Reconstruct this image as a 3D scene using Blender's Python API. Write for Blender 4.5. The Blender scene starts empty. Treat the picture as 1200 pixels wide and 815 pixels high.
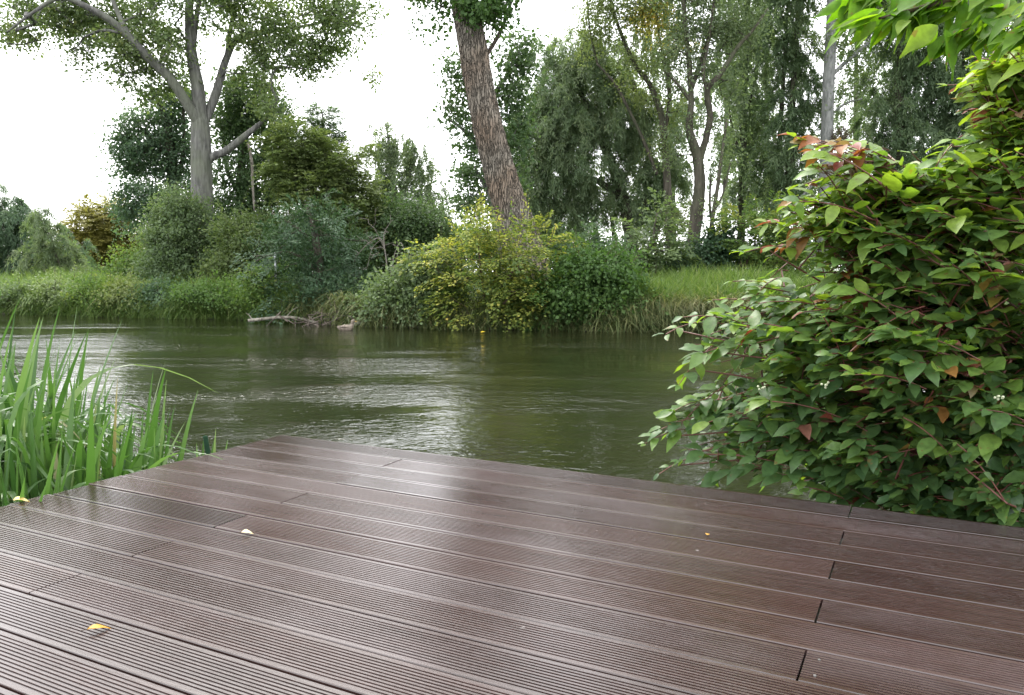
import bpy, math
import numpy as np
from math import radians

rng = np.random.default_rng(11)
scene = bpy.context.scene
COL = scene.collection

# ------------------------------------------------------------------ camera
CAM_Z = 0.82
PITCH = radians(-5.47)
FPX = 933.0
cam_d = bpy.data.cameras.new('camera')
cam = bpy.data.objects.new('camera', cam_d)
COL.objects.link(cam)
cam.location = (0, 0, CAM_Z)
cam.rotation_euler = (math.pi / 2 + PITCH, 0, 0)
cam_d.sensor_width = 36.0
cam_d.lens = FPX / 1200 * 36
cam_d.clip_start = 0.05
cam_d.clip_end = 3000
scene.camera = cam

CP, SP = math.cos(PITCH), math.sin(PITCH)


def ray(px, py):
    x = (px - 600) / FPX
    y = (407.5 - py) / FPX
    return np.array([x, CP - y * SP, SP + y * CP])


def P(px, py, Y):
    d = ray(px, py)
    return np.array([0, 0, CAM_Z]) + d * (Y / d[1])


def on_z(px, py, z):
    d = ray(px, py)
    return np.array([0, 0, CAM_Z]) + d * ((z - CAM_Z) / d[2])


def unit(v):
    return v / np.maximum(np.linalg.norm(v, axis=-1, keepdims=True), 1e-9)


# ------------------------------------------------------------------ mesh helpers
def mesh_from(name, verts, faces, face_attr=None, smooth=False):
    """verts (N,3); faces: (M,k) int array, or a list of such arrays."""
    me = bpy.data.meshes.new(name)
    verts = np.asarray(verts, dtype=np.float32)
    if isinstance(faces, np.ndarray):
        faces = [faces]
    faces = [np.asarray(f, dtype=np.int32) for f in faces if len(f)]
    me.vertices.add(len(verts))
    me.vertices.foreach_set('co', verts.ravel())
    loops = np.concatenate([f.ravel() for f in faces])
    tot = np.concatenate([np.full(len(f), f.shape[1], np.int32) for f in faces])
    start = np.concatenate([[0], np.cumsum(tot)[:-1]]).astype(np.int32)
    me.loops.add(len(loops))
    me.loops.foreach_set('vertex_index', loops)
    me.polygons.add(len(tot))
    me.polygons.foreach_set('loop_start', start)
    me.polygons.foreach_set('loop_total', tot)
    me.polygons.foreach_set('use_smooth', np.full(len(tot), bool(smooth)))
    me.update(calc_edges=True)
    if face_attr is not None:
        for k, a in face_attr.items():
            at = me.attributes.new(k, 'FLOAT', 'FACE')
            at.data.foreach_set('value', np.asarray(a, np.float32))
    return me


def link(name, me, mat=None, parent=None, loc=(0, 0, 0)):
    o = bpy.data.objects.new(name, me)
    COL.objects.link(o)
    o.location = loc
    if parent is not None:
        o.parent = parent
    if mat is not None and me is not None:
        me.materials.append(mat)
    return o


def thing(name, label, cat, loc=(0, 0, 0), group=None):
    o = bpy.data.objects.new(name, None)
    o.empty_display_size = 0.1
    COL.objects.link(o)
    o.location = tuple(float(v) for v in loc)
    tag(o, label, cat, group)
    return o


def tag(o, label=None, cat=None, group=None, kind=None):
    if label:
        o['label'] = label
    if cat:
        o['category'] = cat
    if group:
        o['group'] = group
    if kind:
        o['kind'] = kind
    return o


def catmull(pts, n_per=6):
    pts = np.asarray(pts, float)
    if len(pts) < 3:
        t = np.linspace(0, 1, n_per + 1)[:, None]
        return pts[0] * (1 - t) + pts[-1] * t
    p = np.vstack([2 * pts[0] - pts[1], pts, 2 * pts[-1] - pts[-2]])
    out = []
    for i in range(1, len(p) - 2):
        t = np.linspace(0, 1, n_per, endpoint=False)[:, None]
        p0, p1, p2, p3 = p[i - 1], p[i], p[i + 1], p[i + 2]
        out.append(0.5 * ((2 * p1) + (-p0 + p2) * t + (2 * p0 - 5 * p1 + 4 * p2 - p3) * t ** 2
                          + (-p0 + 3 * p1 - 3 * p2 + p3) * t ** 3))
    out.append(pts[-1:])
    return np.vstack(out)


def tube(path, rad, sides=12, rough=0.0, ridges=0, r=None):
    """One closed tapered tube along path; returns verts, [quads, tris]"""
    path = np.asarray(path, float)
    rad = np.asarray(rad, float)
    n = len(path)
    tan = unit(np.gradient(path, axis=0))
    ref = np.array([1.0, 0, 0]) if abs(tan[0][2]) > 0.6 else np.array([0, 0, 1.0])
    vs = []
    ang = np.linspace(0, 2 * math.pi, sides, endpoint=False)
    a = unit(np.cross(tan[0], ref))
    for i in range(n):
        a = unit(a - tan[i] * np.dot(a, tan[i]))
        b = np.cross(tan[i], a)
        rr = np.full(sides, rad[i])
        if ridges:
            ph = 0.5 * np.sin(i * 0.23) + 0.35 * np.sin(i * 0.071 + 2)
            rr = rr * (1 + rough * (np.abs(np.sin(ridges * 0.5 * ang + ph)) - .5)
                       + rough * .7 * np.sin(3 * ang + i * .05) + rough * .35 * (r or rng).normal(size=sides))
        elif rough:
            rr = rr * (1 + rough * (r or rng).normal(size=sides))
        vs.append(path[i] + np.outer(np.cos(ang) * rr, a) + np.outer(np.sin(ang) * rr, b))
    vs.append(path[:1])
    vs.append(path[-1:])
    v = np.vstack(vs)
    i = np.arange(n - 1)[:, None] * sides
    j = np.arange(sides)[None, :]
    j2 = (j + 1) % sides
    q = np.stack([i + j, i + j2, i + sides + j2, i + sides + j], -1).reshape(-1, 4)
    jj = np.arange(sides)
    c0 = np.stack([np.full(sides, n * sides), (jj + 1) % sides, jj], -1)
    c1 = np.stack([np.full(sides, n * sides + 1), (n - 1) * sides + jj, (n - 1) * sides + (jj + 1) % sides], -1)
    return v, [q, np.vstack([c0, c1])]


def join(parts):
    vs, qs, ts, off = [], [], [], 0
    for v, fl in parts:
        vs.append(v)
        for f in fl:
            if len(f) == 0:
                continue
            (qs if f.shape[1] == 4 else ts).append(f + off)
        off += len(v)
    return np.vstack(vs), [x for x in ([np.vstack(qs)] if qs else []) + ([np.vstack(ts)] if ts else [])]


def twigs(A, B, ra, rb, sides=4):
    """Many open frustums at once."""
    A, B = np.asarray(A, float), np.asarray(B, float)
    d = unit(B - A)
    ref = np.where(np.abs(d[:, 2:3]) > .8, np.array([[1.0, 0, 0]]), np.array([[0, 0, 1.0]]))
    s = unit(np.cross(d, ref))
    t = np.cross(d, s)
    ang = np.linspace(0, 2 * math.pi, sides, endpoint=False)
    ring = np.cos(ang)[None, :, None] * s[:, None, :] + np.sin(ang)[None, :, None] * t[:, None, :]
    va = A[:, None, :] + ring * np.asarray(ra)[:, None, None]
    vb = B[:, None, :] + ring * np.asarray(rb)[:, None, None]
    v = np.concatenate([va, vb], 1).reshape(-1, 3)
    base = np.arange(len(A))[:, None] * (2 * sides)
    j = np.arange(sides)[None, :]
    j2 = (j + 1) % sides
    q = np.stack([base + j, base + j2, base + sides + j2, base + sides + j], -1).reshape(-1, 4)
    return v, [q]


def box_parts(c, h):
    c, h = np.asarray(c, float), np.asarray(h, float)
    s = np.array([[x, y, z] for z in (-1, 1) for y in (-1, 1) for x in (-1, 1)], float)
    v = c + s * h
    f = np.array([[0, 2, 3, 1], [4, 5, 7, 6], [0, 1, 5, 4], [2, 6, 7, 3], [0, 4, 6, 2], [1, 3, 7, 5]])
    return v, [f]


# ------------------------------------------------------------------ leaves
STATIONS = {
    'rhomb': None,
    'oval': (np.array([0, .07, .2, .38, .56, .74, .89, 1.0]), np.array([.03, .22, .41, .5, .47, .34, .15, .012])),
    'lance': (np.array([0, .1, .25, .42, .6, .8, 1.0]), np.array([.03, .27, .45, .5, .38, .17, .008])),
}


def leaf_mesh(name, pos, axis, nrm, L, W, tint, shape='rhomb', curl=0.0, fold=0.12, rg=None):
    rg = rg or rng
    n = len(pos)
    axis = unit(axis)
    side = unit(np.cross(axis, nrm))
    nn = np.cross(side, axis)
    L = np.broadcast_to(L, (n,))
    W = np.broadcast_to(W, (n,))
    if shape == 'rhomb':
        b = pos
        m = pos + axis * (L * .5)[:, None] - nn * (W * fold)[:, None]
        tp = pos + axis * L[:, None]
        l = m + side * (W * .5)[:, None] + nn * (W * 2 * fold)[:, None]
        r = m - side * (W * .5)[:, None] + nn * (W * 2 * fold)[:, None]
        v = np.stack([b, l, tp, r], 1).reshape(-1, 3)
        f = np.arange(4 * n).reshape(n, 4)
        return mesh_from(name, v, f, {'tint': tint})
    t, w = STATIONS[shape]
    k = len(t)
    cu = np.broadcast_to(curl, (n,)) if np.ndim(curl) else np.full(n, curl)
    cu = cu + rg.normal(size=n) * .12
    tw = rg.normal(size=n) * .12
    rows = []
    for i in range(k):
        c = pos + axis * (L * t[i])[:, None] - nn * (cu * L * t[i] ** 2)[:, None]
        hw = (W * w[i])[:, None]
        fo = (W * w[i] * fold * 2)[:, None]
        wav = (rg.normal(size=n) * .05 * W)[:, None]
        tws = (tw * W * w[i] * 2 * t[i])[:, None]
        rows.append(np.stack([c + side * hw + nn * (fo + wav + tws), c, c - side * hw + nn * (fo - wav * .6 - tws)], 1))
    v = np.stack(rows, 1).reshape(-1, 3)          # n, k, 3
    base = np.arange(n)[:, None, None] * (k * 3)
    i = np.arange(k - 1)[None, :, None] * 3
    j = np.arange(2)[None, None, :]
    f = np.stack([base + i + j, base + i + j + 1, base + i + 3 + j + 1, base + i + 3 + j], -1).reshape(-1, 4)
    return mesh_from(name, v, f, {'tint': np.repeat(tint, (k - 1) * 2)}, smooth=True)


def rnd_dirs(n, rg):
    return unit(rg.normal(size=(n, 3)))


DENS = 1.7
STYLE = {
    # L, W leaf size; n leaves per cluster; r cluster radius
    'broad': dict(L=.092, W=.075, n=62, r=.21, flat=.75, up=.5, droop=.35, out=.5),
    'small': dict(L=.064, W=.05, n=100, r=.24, flat=.7, up=.5, droop=.25, out=.5),
    'shrub': dict(L=.078, W=.056, n=100, r=.22, flat=.6, up=.7, droop=.2, out=.6),
    'willow': dict(L=.12, W=.026, n=168, strand=.75, a=.55, b=.65, up=.3),
    'birch': dict(L=.07, W=.046, n=110, strand=.9, a=.35, b=.85, up=.3),
    'yew': dict(L=.09, W=.034, n=140, spray=.62),
    'layer': dict(L=.085, W=.062, n=94, spray=.55),
}


def clump_leaves(C, O, st, tint0, tvar, rg, scale=1.0):
    """C cluster centres, O outward directions, tint0 per-cluster tint -> leaf arrays"""
    s = STYLE[st]
    m, k = len(C), s['n']
    N = m * k
    c = np.repeat(C, k, 0)
    o = np.repeat(O, k, 0)
    tint = np.clip(np.repeat(tint0, k) + rg.normal(size=N) * tvar, 0, 1)
    sz = np.exp(rg.normal(size=N) * .25) * scale
    if 'strand' in s:
        ns = 7
        sid = np.arange(N) // max(1, k // ns)
        so = unit(o + rnd_dirs(int(sid.max()) + 1, rg)[sid] * .75)
        so[:, 2] *= .6
        ln = s['strand'] * (0.5 + rg.random(int(sid.max()) + 1))[sid]
        t = rg.random(N)
        pos = c + so * (s['a'] * ln * t)[:, None] + np.array([0, 0, -1.0]) * (s['b'] * ln * t ** 2)[:, None]
        pos = pos + rg.normal(size=(N, 3)) * .035
        tan = so * s['a'] + np.array([0, 0, -1.0]) * (2 * s['b'] * t)[:, None]
        ax = unit(unit(tan) + rg.normal(size=(N, 3)) * .45)
        nr = unit(np.array([0, 0, .4]) + o * .8 + rg.normal(size=(N, 3)) * .38)
    elif 'spray' in s:
        oh = o.copy()
        oh[:, 2] *= .25
        oh = unit(oh)
        ns = 3
        sid = np.arange(N) // max(1, k // ns)
        q = rg.normal(size=(int(sid.max()) + 1, 3)) * np.array([.5, .5, .12])
        so = unit(oh + q[sid])
        t = rg.random(N)
        sd = unit(np.cross(so, np.array([0, 0, 1.0])))
        lat = rg.normal(size=N) * .17 * (1.1 - t) * s['spray'] / .55
        pos = c + so * (s['spray'] * t)[:, None] + sd * lat[:, None]
        pos[:, 2] += -.22 * s['spray'] * t ** 2 + rg.normal(size=N) * .018 + q[sid][:, 2] * .8
        ax = unit(so + sd * np.sign(lat)[:, None] * .7 + rg.normal(size=(N, 3)) * .2 - np.array([0, 0, .18]))
        nr = unit(np.array([0, 0, .85]) + so * .45 + rg.normal(size=(N, 3)) * .22)
    else:
        g = rg.normal(size=(N, 3)) * s['r'] * np.array([1, 1, s['flat']]) * scale
        pos = c + g
        ax = unit(o * s['out'] + rg.normal(size=(N, 3)) * .6 + np.array([0, 0, -s['droop']]))
        nr = unit(np.array([0, 0, .55]) + o * .75 + rg.normal(size=(N, 3)) * .38)
    return pos, ax, nr, s['L'] * sz, s['W'] * sz, tint


def grow(nodes, targets, rg, step=.35, jitter=.06, rise=.5, r_tip=.006, expo=.46, r_max=.2):
    """Connect every target to the nearest grown node (a simple branching skeleton).
    returns edges A,B,ra,rb"""
    npts = len(nodes)
    cap = npts + len(targets) * 14 + 10
    pts = np.empty((cap, 3))
    pts[:npts] = nodes
    par = np.full(cap, -1)
    d0 = np.array([np.min(np.linalg.norm(nodes - t, axis=1)) for t in targets])
    order = np.argsort(d0)
    ends = []
    for ti in order:
        t = targets[ti]
        dv = t - pts[:npts]
        dist = np.linalg.norm(dv, axis=1)
        cost = dist + rise * np.maximum(0, -dv[:, 2]) + .25 * np.maximum(0, np.abs(dv[:, 2]) - dist * .9)
        k = int(np.argmin(cost))
        a = pts[k].copy()
        D = dist[k]
        nseg = int(np.clip(D / step, 1, 12))
        prev = k
        bend = rg.normal(size=3) * D * .08 + np.array([0, 0, D * .07])
        for q in range(1, nseg + 1):
            u = q / nseg
            p = a * (1 - u) + t * u + bend * (4 * u * (1 - u)) + (rg.normal(size=3) * jitter * step if q < nseg else 0)
            pts[npts] = p
            par[npts] = prev
            prev = npts
            npts += 1
        ends.append(prev)
    cnt = np.zeros(npts)
    cnt[ends] += 1
    for i in range(npts - 1, -1, -1):
        if par[i] >= 0:
            cnt[par[i]] += cnt[i]
    idx = np.where(par[:npts] >= 0)[0]
    rad = np.minimum(r_tip * np.maximum(cnt, 1) ** expo, r_max)
    rb = rad[idx]
    ra = np.where(par[par[idx]] >= 0, np.minimum(rad[par[idx]], rb * 1.35), rb * 1.2)
    return pts[par[idx]], pts[idx], ra, rb


# ------------------------------------------------------------------ materials
def new_mat(name):
    m = bpy.data.materials.new(name)
    m.use_nodes = True
    nt = m.node_tree
    nt.nodes.clear()
    out = nt.nodes.new('ShaderNodeOutputMaterial')
    return m, nt, out


def N(nt, t, **kw):
    n = nt.nodes.new(t)
    for k, v in kw.items():
        if k.startswith('i_'):
            n.inputs[k[2:].replace('_', ' ')].default_value = v
        else:
            setattr(n, k, v)
    return n


def ramp(nt, cols, interp='LINEAR'):
    r = nt.nodes.new('ShaderNodeValToRGB')
    r.color_ramp.interpolation = interp
    el = r.color_ramp.elements
    while len(el) < len(cols):
        el.new(0.5)
    for e, (p, c) in zip(el, cols):
        e.position = p
        e.color = (*c, 1)
    return r


def leaf_mat(name, cols, trans=.4, rough=.5, spec=.25, vein=False, tgain=(1.35, 1.45, .75)):
    m, nt, out = new_mat(name)
    L = nt.links
    at = N(nt, 'ShaderNodeAttribute', attribute_name='tint')
    rp = ramp(nt, cols)
    L.new(at.outputs['Fac'], rp.inputs['Fac'])
    col = rp.outputs['Color']
    if vein:
        tc = N(nt, 'ShaderNodeTexCoord')
        nz = N(nt, 'ShaderNodeTexNoise')
        nz.inputs['Scale'].default_value = 45
        nz.inputs['Detail'].default_value = 4
        L.new(tc.outputs['Object'], nz.inputs['Vector'])
        hs = N(nt, 'ShaderNodeHueSaturation')
        mr = N(nt, 'ShaderNodeMapRange')
        mr.inputs['From Min'].default_value = .3
        mr.inputs['From Max'].default_value = .7
        mr.inputs['To Min'].default_value = .75
        mr.inputs['To Max'].default_value = 1.2
        L.new(nz.outputs['Fac'], mr.inputs['Value'])
        L.new(mr.outputs['Result'], hs.inputs['Value'])
        L.new(col, hs.inputs['Color'])
        sn = N(nt, 'ShaderNodeTexNoise')
        sn.inputs['Scale'].default_value = 38
        sn.inputs['Detail'].default_value = 2
        mp = N(nt, 'ShaderNodeMapping')
        mp.inputs['Location'].default_value = (7, 3, 5)
        L.new(tc.outputs['Object'], mp.inputs['Vector'])
        L.new(mp.outputs['Vector'], sn.inputs['Vector'])
        sr = ramp(nt, [(.66, (0, 0, 0)), (.71, (.7,) * 3)])
        L.new(sn.outputs['Fac'], sr.inputs['Fac'])
        sm = N(nt, 'ShaderNodeMix', data_type='RGBA')
        L.new(sr.outputs['Color'], sm.inputs['Factor'])
        L.new(hs.outputs['Color'], sm.inputs['A'])
        sm.inputs['B'].default_value = (.16, .09, .035, 1)
        col = sm.outputs['Result']
    pb = N(nt, 'ShaderNodeBsdfPrincipled')
    pb.inputs['Roughness'].default_value = rough
    pb.inputs['Specular IOR Level'].default_value = spec
    L.new(col, pb.inputs['Base Color'])
    if vein:
        bp = N(nt, 'ShaderNodeBump')
        bp.inputs['Strength'].default_value = .35
        bp.inputs['Distance'].default_value = .004
        L.new(nz.outputs['Fac'], bp.inputs['Height'])
        L.new(bp.outputs['Normal'], pb.inputs['Normal'])
    tr = N(nt, 'ShaderNodeBsdfTranslucent')
    mx = N(nt, 'ShaderNodeMix', data_type='RGBA', blend_type='MULTIPLY')
    mx.inputs['Factor'].default_value = 1
    L.new(col, mx.inputs['A'])
    mx.inputs['B'].default_value = (*tgain, 1)
    L.new(mx.outputs['Result'], tr.inputs['Color'])
    ms = N(nt, 'ShaderNodeMixShader')
    ms.inputs['Fac'].default_value = trans
    L.new(pb.outputs[0], ms.inputs[1])
    L.new(tr.outputs[0], ms.inputs[2])
    L.new(ms.outputs[0], out.inputs['Surface'])
    return m


def bark_mat(name, dark, light, scale=9.0, stretch=.16, bump=.6, moss=None, dist=.05):
    m, nt, out = new_mat(name)
    L = nt.links
    tc = N(nt, 'ShaderNodeTexCoord')
    mp = N(nt, 'ShaderNodeMapping')
    mp.inputs['Scale'].default_value = (1, 1, stretch)
    L.new(tc.outputs['Object'], mp.inputs['Vector'])
    n1 = N(nt, 'ShaderNodeTexNoise')
    n1.inputs['Scale'].default_value = scale
    n1.inputs['Detail'].default_value = 6
    n1.inputs['Roughness'].default_value = .65
    n1.inputs['Distortion'].default_value = .6
    L.new(mp.outputs['Vector'], n1.inputs['Vector'])
    rp = ramp(nt, [(.35, dark), (.52, tuple((a + b) / 2 for a, b in zip(dark, light))), (.66, light)])
    L.new(n1.outputs['Fac'], rp.inputs['Fac'])
    col = rp.outputs['Color']
    n2 = N(nt, 'ShaderNodeTexNoise')
    n2.inputs['Scale'].default_value = .9
    n2.inputs['Detail'].default_value = 3
    L.new(tc.outputs['Object'], n2.inputs['Vector'])
    if moss:
        r2 = ramp(nt, [(.45, (0, 0, 0)), (.62, (1, 1, 1))])
        L.new(n2.outputs['Fac'], r2.inputs['Fac'])
        mx = N(nt, 'ShaderNodeMix', data_type='RGBA')
        L.new(r2.outputs['Color'], mx.inputs['Factor'])
        L.new(col, mx.inputs['A'])
        mx.inputs['B'].default_value = (*moss, 1)
        mx2 = N(nt, 'ShaderNodeMix', data_type='RGBA')
        mx2.inputs['Factor'].default_value = .55
        L.new(col, mx2.inputs['A'])
        L.new(mx.outputs['Result'], mx2.inputs['B'])
        col = mx2.outputs['Result']
    pb = N(nt, 'ShaderNodeBsdfPrincipled')
    pb.inputs['Roughness'].default_value = .85
    pb.inputs['Specular IOR Level'].default_value = .25
    L.new(col, pb.inputs['Base Color'])
    bp = N(nt, 'ShaderNodeBump')
    bp.inputs['Strength'].default_value = bump
    bp.inputs['Distance'].default_value = dist
    L.new(n1.outputs['Fac'], bp.inputs['Height'])
    L.new(bp.outputs['Normal'], pb.inputs['Normal'])
    L.new(pb.outputs[0], out.inputs['Surface'])
    return m


def plated_bark(name, crack, lo, hi, tinge):
    m, nt, out = new_mat(name)
    L = nt.links
    tc = N(nt, 'ShaderNodeTexCoord')
    wob = N(nt, 'ShaderNodeTexNoise')
    wob.inputs['Scale'].default_value = 3.0
    wob.inputs['Detail'].default_value = 3
    L.new(tc.outputs['Object'], wob.inputs['Vector'])
    vm = N(nt, 'ShaderNodeVectorMath', operation='MULTIPLY_ADD')
    L.new(wob.outputs['Color'], vm.inputs[0])
    vm.inputs[1].default_value = (.16, .16, .3)
    L.new(tc.outputs['Object'], vm.inputs[2])
    mp = N(nt, 'ShaderNodeMapping')
    mp.inputs['Scale'].default_value = (1, 1, .075)
    L.new(vm.outputs[0], mp.inputs['Vector'])
    vo = N(nt, 'ShaderNodeTexVoronoi', feature='DISTANCE_TO_EDGE')
    vo.inputs['Scale'].default_value = 19
    L.new(mp.outputs['Vector'], vo.inputs['Vector'])
    fn = N(nt, 'ShaderNodeTexNoise')
    fn.inputs['Scale'].default_value = 26
    fn.inputs['Detail'].default_value = 6
    fn.inputs['Roughness'].default_value = .7
    L.new(mp.outputs['Vector'], fn.inputs['Vector'])
    pl = ramp(nt, [(.3, lo), (.7, hi)])
    L.new(fn.outputs['Fac'], pl.inputs['Fac'])
    big = N(nt, 'ShaderNodeTexNoise')
    big.inputs['Scale'].default_value = .8
    big.inputs['Detail'].default_value = 3
    L.new(tc.outputs['Object'], big.inputs['Vector'])
    br = ramp(nt, [(.42, (0, 0, 0)), (.62, (.75,) * 3)])
    L.new(big.outputs['Fac'], br.inputs['Fac'])
    mt = N(nt, 'ShaderNodeMix', data_type='RGBA')
    L.new(br.outputs['Color'], mt.inputs['Factor'])
    L.new(pl.outputs['Color'], mt.inputs['A'])
    mt.inputs['B'].default_value = (*tinge, 1)
    er = ramp(nt, [(.0, (0, 0, 0)), (.05, (.35,) * 3), (.16, (1, 1, 1))])
    L.new(vo.outputs['Distance'], er.inputs['Fac'])
    mx = N(nt, 'ShaderNodeMix', data_type='RGBA')
    L.new(er.outputs['Color'], mx.inputs['Factor'])
    mx.inputs['A'].default_value = (*crack, 1)
    L.new(mt.outputs['Result'], mx.inputs['B'])
    pb = N(nt, 'ShaderNodeBsdfPrincipled')
    pb.inputs['Roughness'].default_value = .9
    pb.inputs['Specular IOR Level'].default_value = .2
    L.new(mx.outputs['Result'], pb.inputs['Base Color'])
    ad = N(nt, 'ShaderNodeMath', operation='MULTIPLY_ADD')
    L.new(fn.outputs['Fac'], ad.inputs[0])
    ad.inputs[1].default_value = .35
    L.new(er.outputs['Color'], ad.inputs[2])
    bp = N(nt, 'ShaderNodeBump')
    bp.inputs['Strength'].default_value = 1.0
    bp.inputs['Distance'].default_value = .05
    L.new(ad.outputs[0], bp.inputs['Height'])
    L.new(bp.outputs['Normal'], pb.inputs['Normal'])
    L.new(pb.outputs[0], out.inputs['Surface'])
    return m


def plain_mat(name, col, rough=.6, spec=.4, var=.25, scale=20, coat=0):
    m, nt, out = new_mat(name)
    L = nt.links
    tc = N(nt, 'ShaderNodeTexCoord')
    nz = N(nt, 'ShaderNodeTexNoise')
    nz.inputs['Scale'].default_value = scale
    nz.inputs['Detail'].default_value = 4
    L.new(tc.outputs['Object'], nz.inputs['Vector'])
    rp = ramp(nt, [(.3, tuple(c * (1 - var) for c in col)), (.7, tuple(min(1, c * (1 + var)) for c in col))])
    L.new(nz.outputs['Fac'], rp.inputs['Fac'])
    pb = N(nt, 'ShaderNodeBsdfPrincipled')
    pb.inputs['Roughness'].default_value = rough
    pb.inputs['Specular IOR Level'].default_value = spec
    L.new(rp.outputs['Color'], pb.inputs['Base Color'])
    L.new(pb.outputs[0], out.inputs['Surface'])
    return m


M = {}
M['bark_grey'] = bark_mat('bark_grey', (.05, .05, .047), (.165, .163, .152), 11, .16, .9, (.12, .135, .09))
M['bark_furrow'] = plated_bark('bark_furrow', (.075, .066, .053), (.15, .135, .112), (.225, .205, .172), (.175, .125, .09))
M['bark_dark'] = bark_mat('bark_dark', (.03, .026, .02), (.10, .088, .07), 9, .2, .5, (.05, .06, .03))
M['bark_pale'] = bark_mat('bark_pale', (.10, .105, .10), (.23, .235, .225), 12, .3, .4)
M['dead_wood'] = bark_mat('dead_wood', (.09, .08, .062), (.27, .25, .21), 14, .3, .5)
M['dead_twigs'] = bark_mat('dead_twigs', (.07, .06, .05), (.20, .185, .16), 14, .3, .5)
M['stem_red'] = plain_mat('stem_red', (.11, .035, .025), .45, .5)
M['twig_brown'] = plain_mat('twig_brown', (.07, .05, .035), .8, .2)

G = lambda *c: [(i / (len(c) - 1), x) for i, x in enumerate(c)]
M['leaf_poplar'] = leaf_mat('leaf_poplar', G((.065, .10, .038), (.10, .145, .058), (.145, .19, .08), (.21, .22, .075)), 0.5)
M['leaf_dark'] = leaf_mat('leaf_dark', G((.045, .082, .036), (.068, .118, .05), (.10, .15, .066)), 0.42)
M['leaf_blue'] = leaf_mat('leaf_blue', G((.058, .105, .06), (.095, .15, .088), (.14, .195, .12)), 0.42)
M['leaf_gold'] = leaf_mat('leaf_gold', G((.15, .15, .045), (.22, .205, .06), (.28, .24, .075)), 0.4)
M['leaf_olive'] = leaf_mat('leaf_olive', G((.085, .125, .048), (.135, .175, .068), (.185, .22, .088)), 0.45)
M['leaf_yew'] = leaf_mat('leaf_yew', G((.028, .060, .028), (.054, .10, .05), (.11, .16, .095)), 0.25, .5, .25)
M['leaf_willow'] = leaf_mat('leaf_willow', G((.09, .14, .075), (.14, .195, .108), (.19, .24, .14), (.25, .285, .145)), 0.5)
M['leaf_birch'] = leaf_mat('leaf_birch', G((.085, .125, .07), (.13, .175, .095), (.18, .225, .125)), 0.48)
M['leaf_yellow'] = leaf_mat('leaf_yellow', G((.08, .13, .035), (.17, .215, .05), (.32, .335, .075), (.46, .41, .10), (.46, .31, .075)), 0.45)
M['leaf_green'] = leaf_mat('leaf_green', G((.04, .085, .026), (.07, .13, .036), (.11, .18, .05)), 0.45)
M['leaf_pale'] = leaf_mat('leaf_pale', G((.09, .135, .065), (.14, .19, .09), (.20, .25, .12)), 0.45)
M['leaf_lime'] = leaf_mat('leaf_lime', G((.065, .12, .032), (.12, .19, .05), (.24, .26, .06)), 0.45)
M['grass'] = leaf_mat('grass', G((.05, .095, .022), (.09, .15, .035), (.14, .20, .055), (.22, .22, .09)), .4)
M['sedge'] = leaf_mat('sedge', G((.05, .09, .03), (.11, .14, .055), (.22, .22, .10), (.30, .27, .15)), .35)
M['iris'] = leaf_mat('iris', ((0, (.030, .075, .018)), (.35, (.055, .12, .028)), (.65, (.09, .165, .05)), (.88, (.17, .22, .11)), (.93, (.28, .22, .11)), (1, (.22, .15, .08))), .40, .40, .35)
M['leaf_dogwood'] = leaf_mat('leaf_dogwood', G((.05, .105, .04), (.08, .15, .05), (.12, .205, .05), (.19, .28, .05)),
                             .46, .42, .4, vein=True, tgain=(1.85, 1.8, .45))
M['leaf_dogwood_red'] = leaf_mat('leaf_dogwood_red', G((.22, .19, .04), (.25, .12, .035), (.24, .06, .04), (.13, .07, .05), (.18, .17, .06)),
                                 .36, .45, .4, vein=True, tgain=(1.5, 1.1, .8))
M['leaf_overhang'] = leaf_mat('leaf_overhang', G((.06, .14, .015), (.10, .20, .02), (.17, .26, .03)), .58, .5, .2, vein=True,
                              tgain=(1.7, 1.8, .4))


# ------------------------------------------------------------------ ground
WATER_Z = -0.45
WL = [(-900, 366), (-300, 366), (0, 368), (60, 370), (150, 372.5), (240, 374), (300, 375.5), (350, 379), (400, 381.5),
      (460, 384), (520, 386), (600, 386.5), (680, 388), (750, 389.5), (800, 388.5), (870, 388), (1000, 388), (1300, 388),
      (1700, 387)]
_wl = np.array([on_z(a, b, WATER_Z) for a, b in WL])
_wl = np.vstack([[-400, _wl[0][1] + 6, 0], _wl, [400, _wl[-1][1] + 2, 0]])


def far_edge(x):
    return np.interp(x, _wl[:, 0], _wl[:, 1]) + .12 * np.sin(x * 2.3) + .08 * np.sin(x * 5.1 + 1)


def near_edge(x):
    return np.interp(x, [-400, -8, -5, -3.2, -2.4, -1.2, 0.6, 1.6, 2.2, 3.2, 6, 9, 400],
                     [3.5, 3.6, 3.3, 2.75, 2.3, 1.7, 1.3, 2.2, 3.9, 4.5, 4.7, 4.6, 4.5])


def ground_z(x, y):
    x = np.asarray(x, float)
    y = np.asarray(y, float)
    s = y - far_edge(x)
    far = np.interp(s, [-1.5, -.25, 0, .12, .35, .8, 2, 5, 12, 40, 400], [-1.5, -.8, -.46, -.2, .0, .1, .22, .4, .5, .6, .6])
    t = near_edge(x) - y
    near = np.interp(t, [-1.6, -.4, 0, .35, 1.2, 4, 60], [-1.5, -.75, -.47, -.36, -.33, -.3, -.3])
    z = np.maximum(far, near)
    return z + np.where(s > .3, .05 * np.sin(x * 1.3 + y) + .04 * np.sin(x * 3.1 - y * 2.2), 0) \
        + np.where(t > .3, .015 * np.sin(x * 4 + y * 3), 0)


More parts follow.
